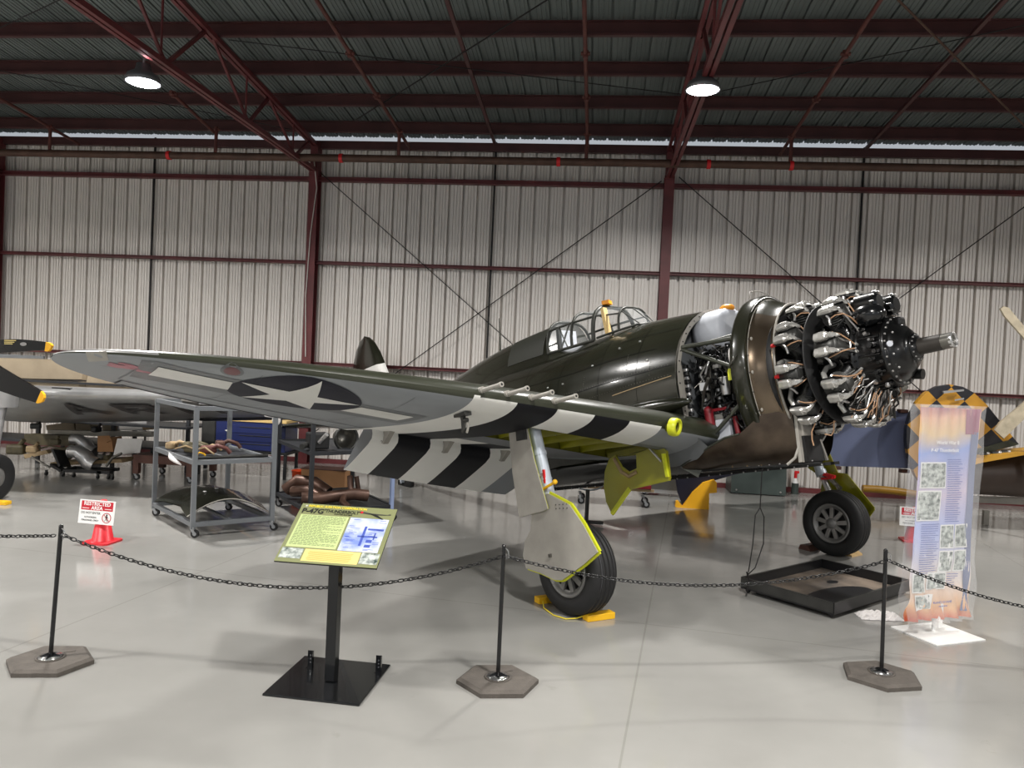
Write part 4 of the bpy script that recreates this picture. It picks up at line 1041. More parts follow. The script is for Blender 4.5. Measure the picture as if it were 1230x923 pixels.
for a in ((.74,.33,.765,.66),(.70,.475,.90,.50),(.86,.44,.875,.56),(.78,.60,.94,.63),(.60,.62,.70,.625),(.60,.55,.68,.555),(.60,.42,.69,.425),(.60,.35,.70,.355),(.80,.39,.86,.44),(.80,.31,.86,.35)):rect(m,'sign_blue2',*a,.0016)
for k in range(24):
    u=random.choice([.58,.60,.80,.87]);v=random.uniform(.26,.78);rect(m,'sign_blue2',u,v,u+random.uniform(.03,.08),v+.007,.0016)
m.build('drawing_block',pn,fix=False)
m=MB('sign_cream');rect(m,'sign_cream',.25,.03,.80,.225)
for k in range(7):
    rect(m,'ink_tan',.29+random.uniform(0,.02),.055+k*.021,.76-random.uniform(0,.05),.061+k*.021,.0016)
m.build('caption_block',pn,fix=False)
m=MB('photo_mix');rect(m,'photo_mix',.02,.06,.235,.225);m.build('photograph',pn,fix=False)
m=MB('photo_mix');rect(m,'photo_mix',.81,.05,.985,.225);m.build('photograph',pn,fix=False)
m=MB('sign_yellow');F_=lambda u,v:PT@Matrix.Translation((u*PW,v*PH,.002))
text_mesh(m,'REPUBLIC AVIATION CORPORATION',.030,F_(.385,.955),'sign_yellow',wx=.88,bold=.0006)
st5=[(.012*(1 if i%2==0 else .4)*math.cos(i*PI/5+.3)+.055*PW,.012*(1 if i%2==0 else .4)*math.sin(i*PI/5+.3)+.955*PH,.002) for i in range(10)]
m.mat('star_white');m.add([PT@Vector(p) for p in st5],[list(range(10))])
text_mesh(m,'P-47G',.068,F_(.145,.865),'ink',wx=.95,bold=.002)
text_mesh(m,'"THUNDERBOLT"',.044,F_(.45,.882),'ink',wx=.80,bold=.0008)
text_mesh(m,'FIGHTER BOMBER',.018,F_(.47,.835),'ink',wx=.95)
m.build('lettering',pn,fix=False)
m=MB('ink');m.mat('alu_dark')
m.add([PT@Vector((a*PW,b*PH,.002)) for a,b in ((.64,.90),(.66,.915),(.75,.895),(.92,.885),(.95,.905),(.955,.88),(.80,.865),(.66,.885))],[list(range(8))]);m.mat('ink');m.add([PT@Vector((a*PW,b*PH,.0024)) for a,b in ((.72,.89),(.80,.88),(.90,.80),(.88,.795))],[(0,1,2,3)]);m.mat('sign_red');m.add([PT@Vector((a*PW,b*PH,.0026)) for a,b in ((.63,.90),(.645,.92),(.665,.915),(.665,.885),(.645,.88))],[(0,1,2,3,4)])
m.build('aircraft_picture',pn,fix=False)
# ================================================================ traffic cones with restricted area signs
def cone(x,y,rz,label):
    t=thing('traffic_cone',label,'traffic cone',(x,y,0),rz)
    m=MB('cone_red');m.loft([[(a*.165,b*.165,z) for a,b in ((-1,-.8),(-.8,-1),(.8,-1),(1,-.8),(1,.8),(.8,1),(-.8,1),(-1,.8))] for z in (0,.022)],smooth=False)
    m.lathe([(.135,.022),(.118,.035),(.035,.50),(.026,.505),(.0001,.505)],36);m.build('cone_body',t)
    T=frame((0,-.115,.375),(1,0,0),(0,.12,1))
    m=MB('white_plastic');m.box((0,0,0),(.46,.275,.006),0,T=T,bev=.002);s=m.build('sign_board',t)
    m=MB('sign_red');Tz=T@Matrix.Translation((0,0,.0035))
    m.add([Tz@Vector(p) for p in ((-.205,.02,0),(.205,.02,0),(.205,.125,0),(-.205,.125,0))],[(0,1,2,3)])
    Tt=lambda a,b:T@Matrix.Translation((a,b,.005))
    text_mesh(m,'RESTRICTED',.062,Tt(0,.095),'white_plastic',wx=1.0,bold=.0015);text_mesh(m,'AREA',.058,Tt(0,.045),'white_plastic',wx=1.05,bold=.0015)
    m.mat('white_plastic')
    for s0 in (-1,1):m.add([Tt(0,0)@Vector(p) for p in ((s0*.10,.038,0),(s0*.19,.038,0),(s0*.19,.045,0),(s0*.10,.045,0))],[(0,1,2,3)])
    text_mesh(m,'DO NOT ENTER',.037,Tt(-.075,-.012),'ink',wx=.92);text_mesh(m,'AUTHORIZED',.025,Tt(-.075,-.062),'ink',wx=1.0);text_mesh(m,'PERSONNEL ONLY',.027,Tt(-.075,-.097),'ink',wx=.98)
    m.mat('sign_red');c=(.135,-.058);m.tube([Tt(c[0]+.055*math.cos(a),c[1]+.055*math.sin(a))@Vector((0,0,0)) for a in [2*PI*i/28 for i in range(28)]],.0042,5,closed=True)
    m.bar(Tt(c[0]-.038,c[1]+.038)@Vector((0,0,0)),Tt(c[0]+.038,c[1]-.038)@Vector((0,0,0)),.008,.003)
    m.mat('ink');g=lambda a,b:Tt(c[0]+a,c[1]+b)@Vector((0,0,0));m.ball(g(0,.034),.009,8);m.bar(g(0,.024),g(-.002,-.008),.016,.002)
    for p,q in (((-.002,-.006),(.018,-.040)),((-.002,-.006),(-.022,-.036)),((0,.018),(.022,-.002)),((0,.018),(-.022,.004))):m.bar(g(*p),g(*q),.008,.002)
    m.build('sign_print',s,fix=False)
    return t
cone(-5.71,8.46,-.05,'red cone carrying a restricted area sign on the open floor at left')
cone(4.72,11.85,-.1,'red cone with a restricted area sign half hidden behind the banner')
# ================================================================ chocks
def chock(name,x,y,rz,L,D,Hh,mt,label,cat='wheel chock'):
    m=MB(mt);m.box((0,0,Hh/2),(L,D,Hh),0,bev=.006);o=m.build(name,loc=(x,y,0));o.rotation_euler=(0,0,rz);return tag(o,label,cat)
chock('wheel_chock',.12,7.12,.60,.30,.10,.06,'yellow_paint','yellow wheel chock in front of the near main wheel')
chock('wheel_chock',-.40,7.50,.60,.20,.10,.06,'yellow_paint','yellow wheel chock behind the near main wheel')
tag(MB('sign_yellow').tube([(-.42,7.42,.03),(-.40,7.28,.010),(-.30,7.10,.008),(-.18,7.02,.008),(-.08,7.05,.012),(-.02,7.08,.03)],.006,6).build('chock_rope'),'thin yellow rope joining the two yellow chocks','rope')
m=MB('wood_block');m.prism([(-.07,0),(.07,0),(.06,.02),(-.05,.07)],-.13,.13,'y');o=m.build('wheel_chock',loc=(3.48,10.62,0));o.rotation_euler=(0,0,.75-PI/2);tag(o,'pale wooden wedge against the front of the far main wheel','wheel chock')
m=MB('rust_brown');m.prism([(-.09,0),(.09,0),(.07,.06),(-.04,.07)],-.13,.13,'y');o=m.build('wheel_chock',loc=(2.98,10.80,0));o.rotation_euler=(0,0,.75+PI/2);tag(o,'dark wooden wedge behind the far main wheel','wheel chock')
# ================================================================ drip tray on castors
t=thing('drip_tray','black steel drip tray on small casters under the engine','drip tray',(2.57,8.60,0),math.radians(45))
LX,LY=1.62,1.04
m=MB('tray_black');m.box((0,0,.05),(LX,LY,.012));
for s in (-1,1):
    m.box((0,s*LY/2,.105),(LX,.012,.11));m.box((s*LX/2,0,.105),(.012,LY,.11));m.mat('steel_dark');m.box((0,s*(LY/2-.004),.162),(LX,.022,.006));m.box((s*(LX/2-.004),0,.162),(.022,LY,.006));m.box((s*(LX/2+.007),0,.11),(.002,LY,.09));m.mat('tray_black')
m.build('tray_pan',t)
m=MB('tray_stain');m.add([(-LX*.49,-LY*.49,.058),(LX*.49,-LY*.49,.058),(LX*.49,LY*.49,.058),(-LX*.49,LY*.49,.058)],[(0,1,2,3)]);m.mat('tray_black');m.add([(.30+.09*math.cos(a),.10+.05*math.sin(a),.0595) for a in [2*PI*i/16 for i in range(16)]],[list(range(16))]);m.add([(-.15+.58*math.cos(a),-.24+.24*math.sin(a),.0592) for a in [2*PI*i/24 for i in range(24)]],[list(range(24))])
m.build('tray_residue',t)
for sx in (-1,1):
    for sy in (-1,1):
        m=MB('caster_grey');m.cyl((sx*(LX/2-.06),sy*(LY/2-.05),.045),(sx*(LX/2-.06),sy*(LY/2-.05),.03),.02,n=8);m.mat('rubber');m.cyl((sx*(LX/2-.06)-.012,sy*(LY/2-.05),.022),(sx*(LX/2-.06)+.012,sy*(LY/2-.05),.022),.022,n=12);m.build('caster',t)
# ================================================================ banner stand under plastic
bx,by=3.235,7.50;rzb=math.radians(27)
t=thing('banner_stand','tall history banner wrapped in clear plastic on a white foot plate','banner',(bx,by,0),rzb)
m=MB('white_plastic');m.box((.0,-.02,.006),(.60,.50,.012),0,bev=.002);m.build('foot_plate',t)
m=MB('white_plastic');m.cyl((.02,.04,.01),(.02,.04,1.9),.016,n=10);m.box((.02,.0,.17),(.05,.06,.22));m.build('mast',t)
def wavy(w,z0,z1,y0,nx,nz,amp,flare,seed):
    random.seed(seed);ph=[random.uniform(0,6) for _ in range(8)];vs=[]
    for j in range(nz+1):
        z=z0+(z1-z0)*j/nz;f=1+flare*math.exp(-(z-z0)*4.5)-.035*math.sin((z-z0)/(z1-z0)*PI)
        for i in range(nx+1):
            x=(i/nx-.5)*w*f;k=math.exp(-(z-z0)*3);k2=math.exp(-(z1-z)*6)
            y=y0+amp*(.5*math.sin(x*9+z*3+ph[0])+.3*math.sin(x*23-z*5+ph[1])+.3*math.sin(z*11+ph[2]+x*4))+k*.03*math.sin(x*38+z*16+ph[3])+k2*.02*math.sin(x*45+ph[4])
            vs.append((x,y,z))
    return vs,[(j*(nx+1)+i,j*(nx+1)+i+1,(j+1)*(nx+1)+i+1,(j+1)*(nx+1)+i) for j in range(nz) for i in range(nx)]
vs,fs=wavy(.74,.14,2.10,-.02,24,70,.010,.16,4)
m=MB('banner_print');m.add(vs,fs,True);bp_=m.build('banner_sheet',t,fix=False)
def onb(x,z):
    f=1+.16*math.exp(-(z-.14)*4.5)-.035*math.sin((z-.14)/1.96*PI);ix=x/(.74*f)*24+12;iz=(z-.14)/1.96*70
    i=int(min(23,max(0,ix)));j=int(min(69,max(0,iz)));a=Vector(vs[j*25+i]);b=Vector(vs[(j+1)*25+i+1]);return (x,(a.y+b.y)/2-.006,z)
def brect(m,mt,x0,z0,x1,z1,off=0,n=6):
    m.mat(mt);q=[]
    for j in range(n+1):
        for i in range(n+1):
            p=onb(x0+(x1-x0)*i/n,z0+(z1-z0)*j/n);q.append((p[0],p[1]-off,p[2]))
    m.add(q,[(j*(n+1)+i,j*(n+1)+i+1,(j+1)*(n+1)+i+1,(j+1)*(n+1)+i) for j in range(n) for i in range(n)],True)
for x0,z0,x1,z1 in ((-.28,1.36,-.02,1.60),(-.29,1.06,-.06,1.34),(-.04,.80,.10,1.02),(.11,.80,.25,1.02),(-.04,.58,.10,.78),(.11,.58,.24,.78),(-.29,.40,-.16,.58),(-.14,.42,.04,.58),(-.26,.24,-.08,.38)):
    x0*=1.2;x1*=1.2;m=MB('white_plastic');brect(m,'white_plastic',x0,z0,x1,z1);brect(m,'photo_mix',x0+.012,z0+.012,x1-.012,z1-.012,.002);m.build('photograph',bp_,fix=False)
m=MB('sign_blue2');brect(m,'blue_grey',.27,.20,.355,1.88,0,10);m.build('side_stripe',bp_,fix=False)
m=MB('banner_purple');brect(m,'banner_purple',.20,1.86,.355,2.09);m.build('corner_patch',bp_,fix=False)
m=MB('white_plastic')
TB=lambda x,z:Matrix.Translation((x,onb(x,z)[1]-.012,z))@Matrix.Rotation(PI/2,4,'X')
text_mesh(m,'World War II',.050,TB(-.03,1.78),'white_plastic');text_mesh(m,'P-47 Thunderbolt',.048,TB(-.06,1.71),'white_plastic')
text_mesh(m,'PLANES OF FAME',.030,TB(.02,.30),'sign_blue2');text_mesh(m,'AIR MUSEUM',.018,TB(.02,.265),'sign_blue2')
m.build('lettering',bp_,fix=False)
m=MB('ink_soft');random.seed(9)
for k in range(60):
    z=1.62-k*.0205
    if z<.45:break
    x0=-.01 if not(.57<z<1.03) else -.28;x1=.20 if x0>-.1 else -.06
    if 1.04<z<1.62:x0=.0
    brect(m,'sign_blue2',x0,z,x1-random.uniform(0,.06),z+.005,.001,2)
m.build('text_lines',bp_,fix=False)
mt=bpy.data.materials.new('plastic_film');mt.use_nodes=True;b=mt.node_tree.nodes['Principled BSDF'];b.inputs['Base Color'].default_value=(.95,.95,.97,1);b.inputs['Roughness'].default_value=.12;b.inputs['Alpha'].default_value=.22;b.inputs['Specular IOR Level'].default_value=.8;MT['plastic_film']=mt
vs2,fs2=wavy(.80,.12,2.125,-.055,34,110,.016,.17,12);m=MB('plastic_film');m.add(vs2,fs2,True);m.build('plastic_cover',t,fix=False)
vs2,fs2=wavy(.80,.13,2.125,.06,20,40,.012,.12,13);m=MB('plastic_film');m.add(vs2,fs2,True);m.build('plastic_cover',t,fix=False)
# crumpled white cloth
random.seed(21);m=MB('cloth_white');n=16;vs=[]
for j in range(n+1):
    for i in range(n+1):
        x=(i/n-.5)*.42+random.uniform(-.008,.008);y=(j/n-.5)*.20+random.uniform(-.008,.008);e=min(i,n-i,j,n-j)/n
        vs.append((x,y,.004+min(.05,e*.3)*random.uniform(.3,1.2)))
m.add(vs,[(j*(n+1)+i,j*(n+1)+i+1,(j+1)*(n+1)+i+1,(j+1)*(n+1)+i) for j in range(n) for i in range(n)],False);o=m.build('crumpled_cloth',loc=(2.86,7.86,0),fix=False);o.rotation_euler=(0,0,.1);tag(o,'crumpled white cloth lying at the back of the banner foot','cloth')

# ================================================================ background things
CR=cam.matrix_world.to_3x3()
def at(u,v,Y):
    d=CR@Vector(((u-615)/924,-(v-461.5)/924,-1));return Vector((0,0,H))+d*(Y/d.y)
def fl(u,v):
    d=CR@Vector(((u-615)/924,-(v-461.5)/924,-1));p=Vector((0,0,H))+d*(-H/d.z);return p
def slab(m,poly,Y,th,mt=None):
    if mt:m.mat(mt)
    p=[at(u,v,Y) for u,v in poly];n=len(p)
    vs=[tuple(q) for q in p]+[(q.x,q.y+th,q.z) for q in p]
    return m.add(vs,[list(range(n)),list(range(n,2*n))[::-1]]+[(i,(i+1)%n,(i+1)%n+n,i+n)[::-1] for i in range(n)])
def single(name,poly,Y,th,mt,label,cat,group=None):
    m=MB(mt);slab(m,poly,Y,th);return tag(m.build(name),label,cat,group)
# ---- silver aircraft at the left
t=thing('silver_aircraft','polished silver aircraft with lettered wing and black propeller at the left edge','aircraft',(-8.9,10.6,0))
def L_(o): o.location=(8.9,-10.6,0);return o
m=MB('silver_skin');secs=[]
def swp(s,up,x):
    # station x along the span
    k=(x+9.8)/5.4;le=Vector((x,10.5+.55*k,1.55+.12*k));c=3.1-1.3*k;t=.15-.03*k
    yt=5*t*c*(.2969*math.sqrt(s)-.126*s-.3516*s*s+.2843*s**3-.1036*s**4);a=math.radians(13)
    lx=s*c;lz=yt if up else -yt*.8
    return Vector((x,le.y+lx*math.cos(a)+lz*math.sin(a),le.z-lx*math.sin(a)+lz*math.cos(a)))
SS=[1,.9,.75,.6,.45,.3,.18,.1,.05,.015]
for x in [-10.4,-9.8,-9.2,-8.6,-8,-7.4,-6.8,-6.2,-5.6,-5.0,-4.6,-4.45]:
    q=[swp(s,True,x) for s in SS]+[swp(0,True,x)]+[swp(s,False,x) for s in SS[::-1]]
    if x>-4.5:q=[swp(.4,True,x)+(p-swp(.4,True,x))*.6 for p in q]
    secs.append(q)
m.loft(secs);L_(m.build('wing',t))
def sl(x,s,off=.02): 
    p=swp(s,False,x);return (p.x,p.y-off*.3,p.z-off)
def sdec(m,mt,poly): decal(m,mt,poly,lambda a,b:sl(a,b),.12)
m=MB('silver_letters')
for cx,ltr in ((-8.0,'A'),(-7.05,'R'),(-6.1,'M')):
    w,a,b=.32,.36,.09
    X=lambda u:cx+(u-.5)*w*2
    V=lambda v:a+(b-a)*v
    def q_d(pts): sdec(m,'silver_letters',[(X(u),V(v)) for u,v in pts])
    if ltr=='A': q_d([(0,0),(.2,0),(.58,1),(.42,1)]);q_d([(1,0),(.8,0),(.42,1),(.58,1)]);q_d([(.25,.3),(.75,.3),(.7,.45),(.3,.45)])
    if ltr=='R': q_d([(0,0),(.2,0),(.2,1),(0,1)]);q_d([(.2,.82),(.85,.82),(.95,1),(.2,1)]);q_d([(.78,.45),(.97,.5),(.97,.95),(.78,.85)]);q_d([(.2,.42),(.9,.42),(.9,.58),(.2,.58)]);q_d([(.5,.42),(.75,.42),(1,0),(.78,0)])
    if ltr=='M': q_d([(0,0),(.18,0),(.18,1),(0,1)]);q_d([(.82,0),(1,0),(1,1),(.82,1)]);q_d([(.1,1),(.28,1),(.58,.4),(.42,.4)]);q_d([(.9,1),(.72,1),(.42,.4),(.58,.4)])
L_(m.build('wing_lettering',t,fix=False))
m=MB('black_matte')
q=[swp(s,False,x)+Vector((0,-.01,-.012)) for x in (-7.0,-4.7) for s in (.74,1.0)];m.add([q[0],q[1],q[3],q[2]],[(0,1,2,3)]);m.box(swp(.03,True,-8.0)+Vector((0,-.015,-.02)),(.30,.05,.05))
L_(m.build('aileron',t,fix=False))
m=MB('silver_skin');m.cyl((-8.75,10.35,.6),(-8.7,10.5,1.6),.06,n=14);m.loft([[(-8.66+w*math.cos(a)-.0,10.08+.10*math.sin(a),z) for a in [2*PI*i/18 for i in range(18)]] for z,w in ((.50,.14),(.62,.17),(.9,.12),(1.15,.06))]);m.loft([[(-8.8+.25*math.cos(a),10.5+.25*math.sin(a),z) for a in [2*PI*i/18 for i in range(18)]] for z in (1.35,1.75)]);L_(m.build('leg_fairing',t))
m=MB('rubber');T=Matrix.Translation((-8.67,10.25,.34))@Matrix.Rotation(PI/2,4,'Y')@Matrix.Rotation(0,4,'X');m.lathe([(.14,-.10),(.28,-.12),(.33,-.10),(.34,-.05),(.33,-.045),(.34,-.04),(.34,0),(.33,.005),(.34,.01),(.34,.05),(.33,.10),(.28,.12),(.14,.10)],40,T);m.mat('hub_grey');m.lathe([(.15,-.09),(.0001,-.11)],24,T);m.lathe([(.15,.09),(.0001,.11)],24,T);L_(m.build('tire',t))
def blade(name,poly,Y,th,tipf,par,lab=None):
    m=MB('black_gloss');slab(m,poly,Y,th);m.mat('prop_yellow');slab(m,tipf,Y-.002,th+.004);return L_(m.build(name,par)) if par is t else m.build(name,par)
blade('propeller_blade',[(-60,398),(0,408),(20,407.5),(40,409),(55,411),(54,421),(40,421.5),(0,424),(-60,424)],9.6,.04,[(55,411),(60,412.5),(62,415),(60,420),(57,422.5),(53.5,422)],t)
blade('propeller_blade',[(-60,396),(0,441),(20,453),(49,470),(43,484),(20,477),(0,470),(-60,450)],9.55,.04,[(49,470),(52,474),(52.5,478),(50,483),(45,485),(43,484)],t)
m=MB('sign_cream');
for k in range(3):slab(m,[(5,408.6+k*2),(19-k*2,408.8+k*2),(19-k*2,409.8+k*2),(5,409.6+k*2)],9.59,.003)
m.mat('chrome');slab(m,[(28+4*math.cos(a),413.5+2.2*math.sin(a)) for a in [2*PI*i/14 for i in range(14)]],9.59,.003);L_(m.build('blade_label',t))
chock('wheel_chock',-8.40,10.05,.0,.34,.12,.05,'yellow_paint','flat yellow chock under the silver aircraft tire at the left edge')
# ---- stored fabric covered wing panels behind
def airpanel(poly,Y,th,mt,label,name='wing_panel'):
    m=MB(mt);p=[at(u,v,Y) for u,v in poly];c=sum(p,Vector())/len(p);n=len(p)
    rings=[[tuple(q) for q in [c+(a-c)*.93 for a in p]],[(a.x,a.y+th*.25,a.z) for a in p],[(a.x,a.y+th*.8,a.z) for a in p],[tuple(Vector((a.x,a.y+th,a.z))) for a in [c+(a-c)*.93 for a in p]]]
    m.loft(rings,smooth=False);return tag(m.build(name),label,'aircraft part')
airpanel([(-40,429),(40,431),(100,434),(128,440),(103,447),(101,457),(40,456),(-40,452)],13.75,.25,'fabric_tan','long tan fabric covered wing panel stored behind the silver wing')
airpanel([(101,458),(104,446),(140,444),(178,452),(205,460),(205,468),(100,468)],13.6,.25,'fabric_tan','second tan fabric wing panel lying right of the long one')
airpanel([(-40,457),(100,459),(100,470),(-40,470)],13.6,.25,'fabric_tan','low tan fabric panel with black marks just above the silver wing')
single('steel_rail',[(-30,424),(52,428),(52,433),(-30,430)],13.9,.05,'cart_grey','grey steel rail on top of the stored wing panels','rail')
t=thing('storage_rack','tall dark storage rack carrying tan panels along the back wall','rack',(at(30,560,14.1).x,14.1,0))
m=MB('cart_dark')
for u in (-25,62,150,238):
    p=at(u,500,14.1);m.box((p.x-t.location.x,-.35,.8),(.06,.06,1.6));m.box((p.x-t.location.x,.35,.8),(.06,.06,1.6))
a=at(-30,500,14.1).x-t.location.x;b=at(245,500,14.1).x-t.location.x
for z in (.45,.86,1.60):m.box(((a+b)/2,-.1,z),(b-a,1.0,.04))
m.build('rack_frame',t)
# ---- spare parts pile
rowd=[('panel_box',[(55,511),(88,507),(90,517),(56,517)],14.0,.3,'fabric_tan','pale padded panel lying on the rack, leftmost of the pale pieces','panel'),
('panel_box',[(91,506),(108,504),(109,518),(91,518)],14.0,.3,'fabric_tan','pale padded block second from the left on the rack','panel'),
('panel_box',[(111,505),(118,504),(121,512),(110,513)],14.0,.2,'fabric_tan','small pale block in the middle of the rack','panel'),
('panel_box',[(122,503),(131,502),(136,512),(140,518),(123,518)],14.0,.3,'fabric_tan','pale folded block right of the gap on the rack','panel'),
('metal_sheet',[(141,509),(176,505),(175,518),(141,517)],13.8,.02,'alu','bright metal sheet leaning on the rack under the silver wing','metal sheet'),
('wood_plank',[(170,512),(182,511),(184,516),(172,517)],13.7,.1,'scrap_tan','short tan plank end beside the grey cart','plank'),
('long_tube',[(57,517),(182,519),(182,525),(110,524),(57,521)],13.5,.12,'alu_dark','long tapering tube lying across the spare parts','tube'),
('timber_beam',[(29,522),(90,524),(92,536),(40,535),(29,531)],13.3,.25,'scrap_olive','long olive brown spar lying behind the black floor dolly','beam'),
('cardboard_box',[(117,527),(134,526),(136,543),(117,543)],12.9,.3,'cardboard','open brown cardboard box standing among the silver ducts','box'),
('box_flap',[(117,524),(131,523.5),(134,529),(128,532),(118,530)],12.88,.02,'cardboard','folded brown flap on top of the cardboard box','box flap'),
('metal_sheet',[(141,527),(171.5,527.5),(168,544),(136,547)],12.8,.02,'alu','white grey metal plate leaning right of the cardboard box','metal sheet'),
('wood_plank',[(28,546),(55,541),(58,545),(30,551)],12.9,.1,'scrap_tan','tan plank at the far left of the spare parts','plank'),
('floor_sheet',[(60,556),(145,552),(147,556),(62,560)],12.9,.5,'scrap_tan','flat tan sheet on the floor under the silver ducts','sheet')]
for r in rowd: single(*r[:1],*r[1:7])
random.seed(31)
def duct_elbow(u,v,Y,r,label,flip=1):
    c=at(u,v,Y);m=MB('alu');m.tube([c+Vector((-r*1.8*flip,-.05,.10)),c+Vector((-r*.9*flip,-.05,.11)),c+Vector((0,0,.02)),c+Vector((r*.6*flip,0,-.08)),c+Vector((r*1.6*flip,0,-.13))],[r*.75,r*.8,r,r,r*1.05],18,cap=False)
    m.tube([c+Vector((-r*1.8*flip,-.05,.10)),c+Vector((-r*1.7*flip,-.05,.10))],r*.82,18);m.mat('black_matte');m.cyl(c+Vector((-r*1.83*flip,-.05,.10)),c+Vector((-r*1.79*flip,-.05,.10)),r*.68,n=16);return tag(m.build('duct_elbow'),label,'duct')
duct_elbow(102,535,13.0,.12,'upper silver elbow duct in the spare parts pile')
duct_elbow(102,550,12.8,.14,'lower large silver elbow duct resting on the floor')
def twig(pts,Y,r,mt,label,cat='tube'):
    tag(MB(mt).tube([at(u,v,Y) for u,v in pts],r,8).build('scrap_tube'),label,cat)
twig([(30,551),(45,540),(60,536),(80,540),(88,545)],12.95,.015,'scrap_olive','thin bent tube arching over the left of the parts pile')
twig([(38,549),(50,556),(60,562)],12.7,.02,'alu_dark','grey rod sloping down to the black dolly')
twig([(128,560),(135,550),(146,545)],12.6,.025,'alu_dark','bent grey tube between black dolly and brown trolley')
twig([(62,541),(85,538),(90,544),(70,547)],13.0,.03,'scrap_olive','looped olive strap in the middle of the parts pile')
for k,(u,v,s,mt_,lb) in enumerate(((40,540,.10,'scrap_tan','tan lump of scrap behind the grey rod'),(66,531,.08,'scrap_olive','olive lump of scrap above the looped strap'),(122,549,.07,'alu_dark','grey scrap fitting under the cardboard box'),(130,550,.07,'scrap_olive','olive scrap fitting right under the cardboard box'),(78,548,.10,'scrap_olive','olive scrap bracket left of the big elbow duct'),(20,540,.14,'scrap_olive','dark scrap heap beside the silver leg'),(43,512,.08,'steel_dark','dark machine part on the rack at far left'),(116,516,.08,'black_matte','black box in the gap of the rack'))):
    c=at(u,v,12.95);m=MB(mt_);m.box((0,0,0),(s*2.2,s*1.4,s*1.3),random.uniform(0,2),bev=s*.3);m.cyl((s*.3,0,s*.4),(s*1.1,-.02,s*1.3),s*.3,n=8);tag(m.build('scrap_part',loc=c),lb,'spare part')
# black floor dolly
c=fl(95,574);t=thing('floor_dolly','low black floor dolly with a raised back plate among the spare parts','dolly',(c.x,c.y,0))
m=MB('black_matte')
xa=fl(55,572).x-c.x;xb=fl(142,574).x-c.x
m.bar((xa,.1,.18),(-.35,.05,.10),.10,.05);m.bar((-.35,.05,.10),(xb,.05,.12),.10,.05);m.bar((-.4,.4,.10),(xb-.1,.4,.12),.08,.05);m.bar((-.35,.0,.10),(-.35,.45,.10),.08,.05);m.bar((xb-.2,.0,.11),(xb-.2,.45,.11),.08,.05);m.build('dolly_frame',t)
m=MB('black_matte');m.bar((-.42,.2,.14),(-.60,.25,.42),.30,.04,up=(1,0,0));m.build('back_plate',t)
for x in (-.62,-.30,-.10,.35,.62,xb-.02):
    m=MB('steel_dark');m.cyl((x,.0,.10),(x,.0,.06),.025,n=8);m.mat('rubber');m.cyl((x-.015,0,.035),(x+.015,0,.035),.035,n=12);m.build('caster',t)
# ---- carts
def caster(m_t,x,y,r=.05,mt='caster_grey'):
    m=MB(mt);m.cyl((x,y,r*2+.03),(x,y,r*2),.03,n=10)
    for s in (-1,1):m.prism([(x-.025,r*2+.01),(x+.025,r*2+.01),(x+.05,r),(x+.03,r-.015)],y+s*.022-.002,y+s*.022+.002,'y')
    m.mat('rubber');m.cyl((x+.035,y-.016,r),(x+.035,y+.016,r),r,n=20);m.mat(mt);m.cyl((x+.035,y-.019,r),(x+.035,y+.019,r),r*.5,n=12);return m.build('caster',m_t)
A0=Vector((-4.88,8.98,0));A1=Vector((-4.16,9.66,0));A2=Vector((-6.02,10.02,0));A3=A1+A2-A0
t=thing('wheeled_rack','grey three tier steel rack on casters under the aircraft wing','rack',(0,0,0));cen=(A0+A3)/2;t.location=cen
Q=[p-cen for p in (A0,A1,A3,A2)]
TZ=(.16,.93,1.60)
for i,p in enumerate(Q):
    m=MB('cart_grey');m.box((p.x,p.y,.86),(.055,.055,1.50),math.radians(43));m.build('upright',t);caster(t,p.x,p.y,.05)
for z in TZ:
    m=MB('cart_grey')
    for i in range(4):m.bar(Q[i]+Vector((0,0,z)),Q[(i+1)%4]+Vector((0,0,z)),.05,.055)
    if z!=TZ[2]:m.bar(Q[0].lerp(Q[1],.5)+Vector((0,0,z)),Q[3].lerp(Q[2],.5)+Vector((0,0,z)),.04,.03)
    m.build('shelf_frame',t)
m=MB('cart_dark');m.add([q.xyz*.98+Vector((0,0,.93)) for q in Q],[(0,1,2,3)]);m.add([q.xyz*.98+Vector((0,0,.905)) for q in Q],[(3,2,1,0)]);m.build('shelf_plate',t)
ea=(A1-A0).normalized();eb=(A2-A0).normalized()
RK_=lambda a,b,z:Vector((A0.x+ea.x*a+eb.x*b,A0.y+ea.y*a+eb.y*b,z))
# curved cowl panel on the bottom tier
m=MB('olive');secs=[];mm=[]
for i in range(15):
    k=i/14;a=-.05+k*1.04;z=.20+.30*math.sin(PI*(.12+.80*k))-.06
    secs.append([RK_(a,.06+.08*0,z),RK_(a+.06,.5,z+.06),RK_(a+.02,1.0,z+.04),RK_(a,1.38,z-.02)])
m.loft(secs,closed=False,caps=False)
m.loft([[p+Vector((0,0,-.012)) for p in r] for r in secs],closed=False,caps=False);m.mat('bare_grey');m.tube([r[0] for r in secs],.008,6)
m.mat('alu')
for a,b in ((6,1.0),(4,.6)):
    p=secs[a][1];m.ball(p+Vector((0,0,.01)),.02,6,(1.5,1,.6))
tag(m.build('cowl_panel',fix=False),'large curved dark cowling panel on the bottom tier of the grey rack','aircraft part')
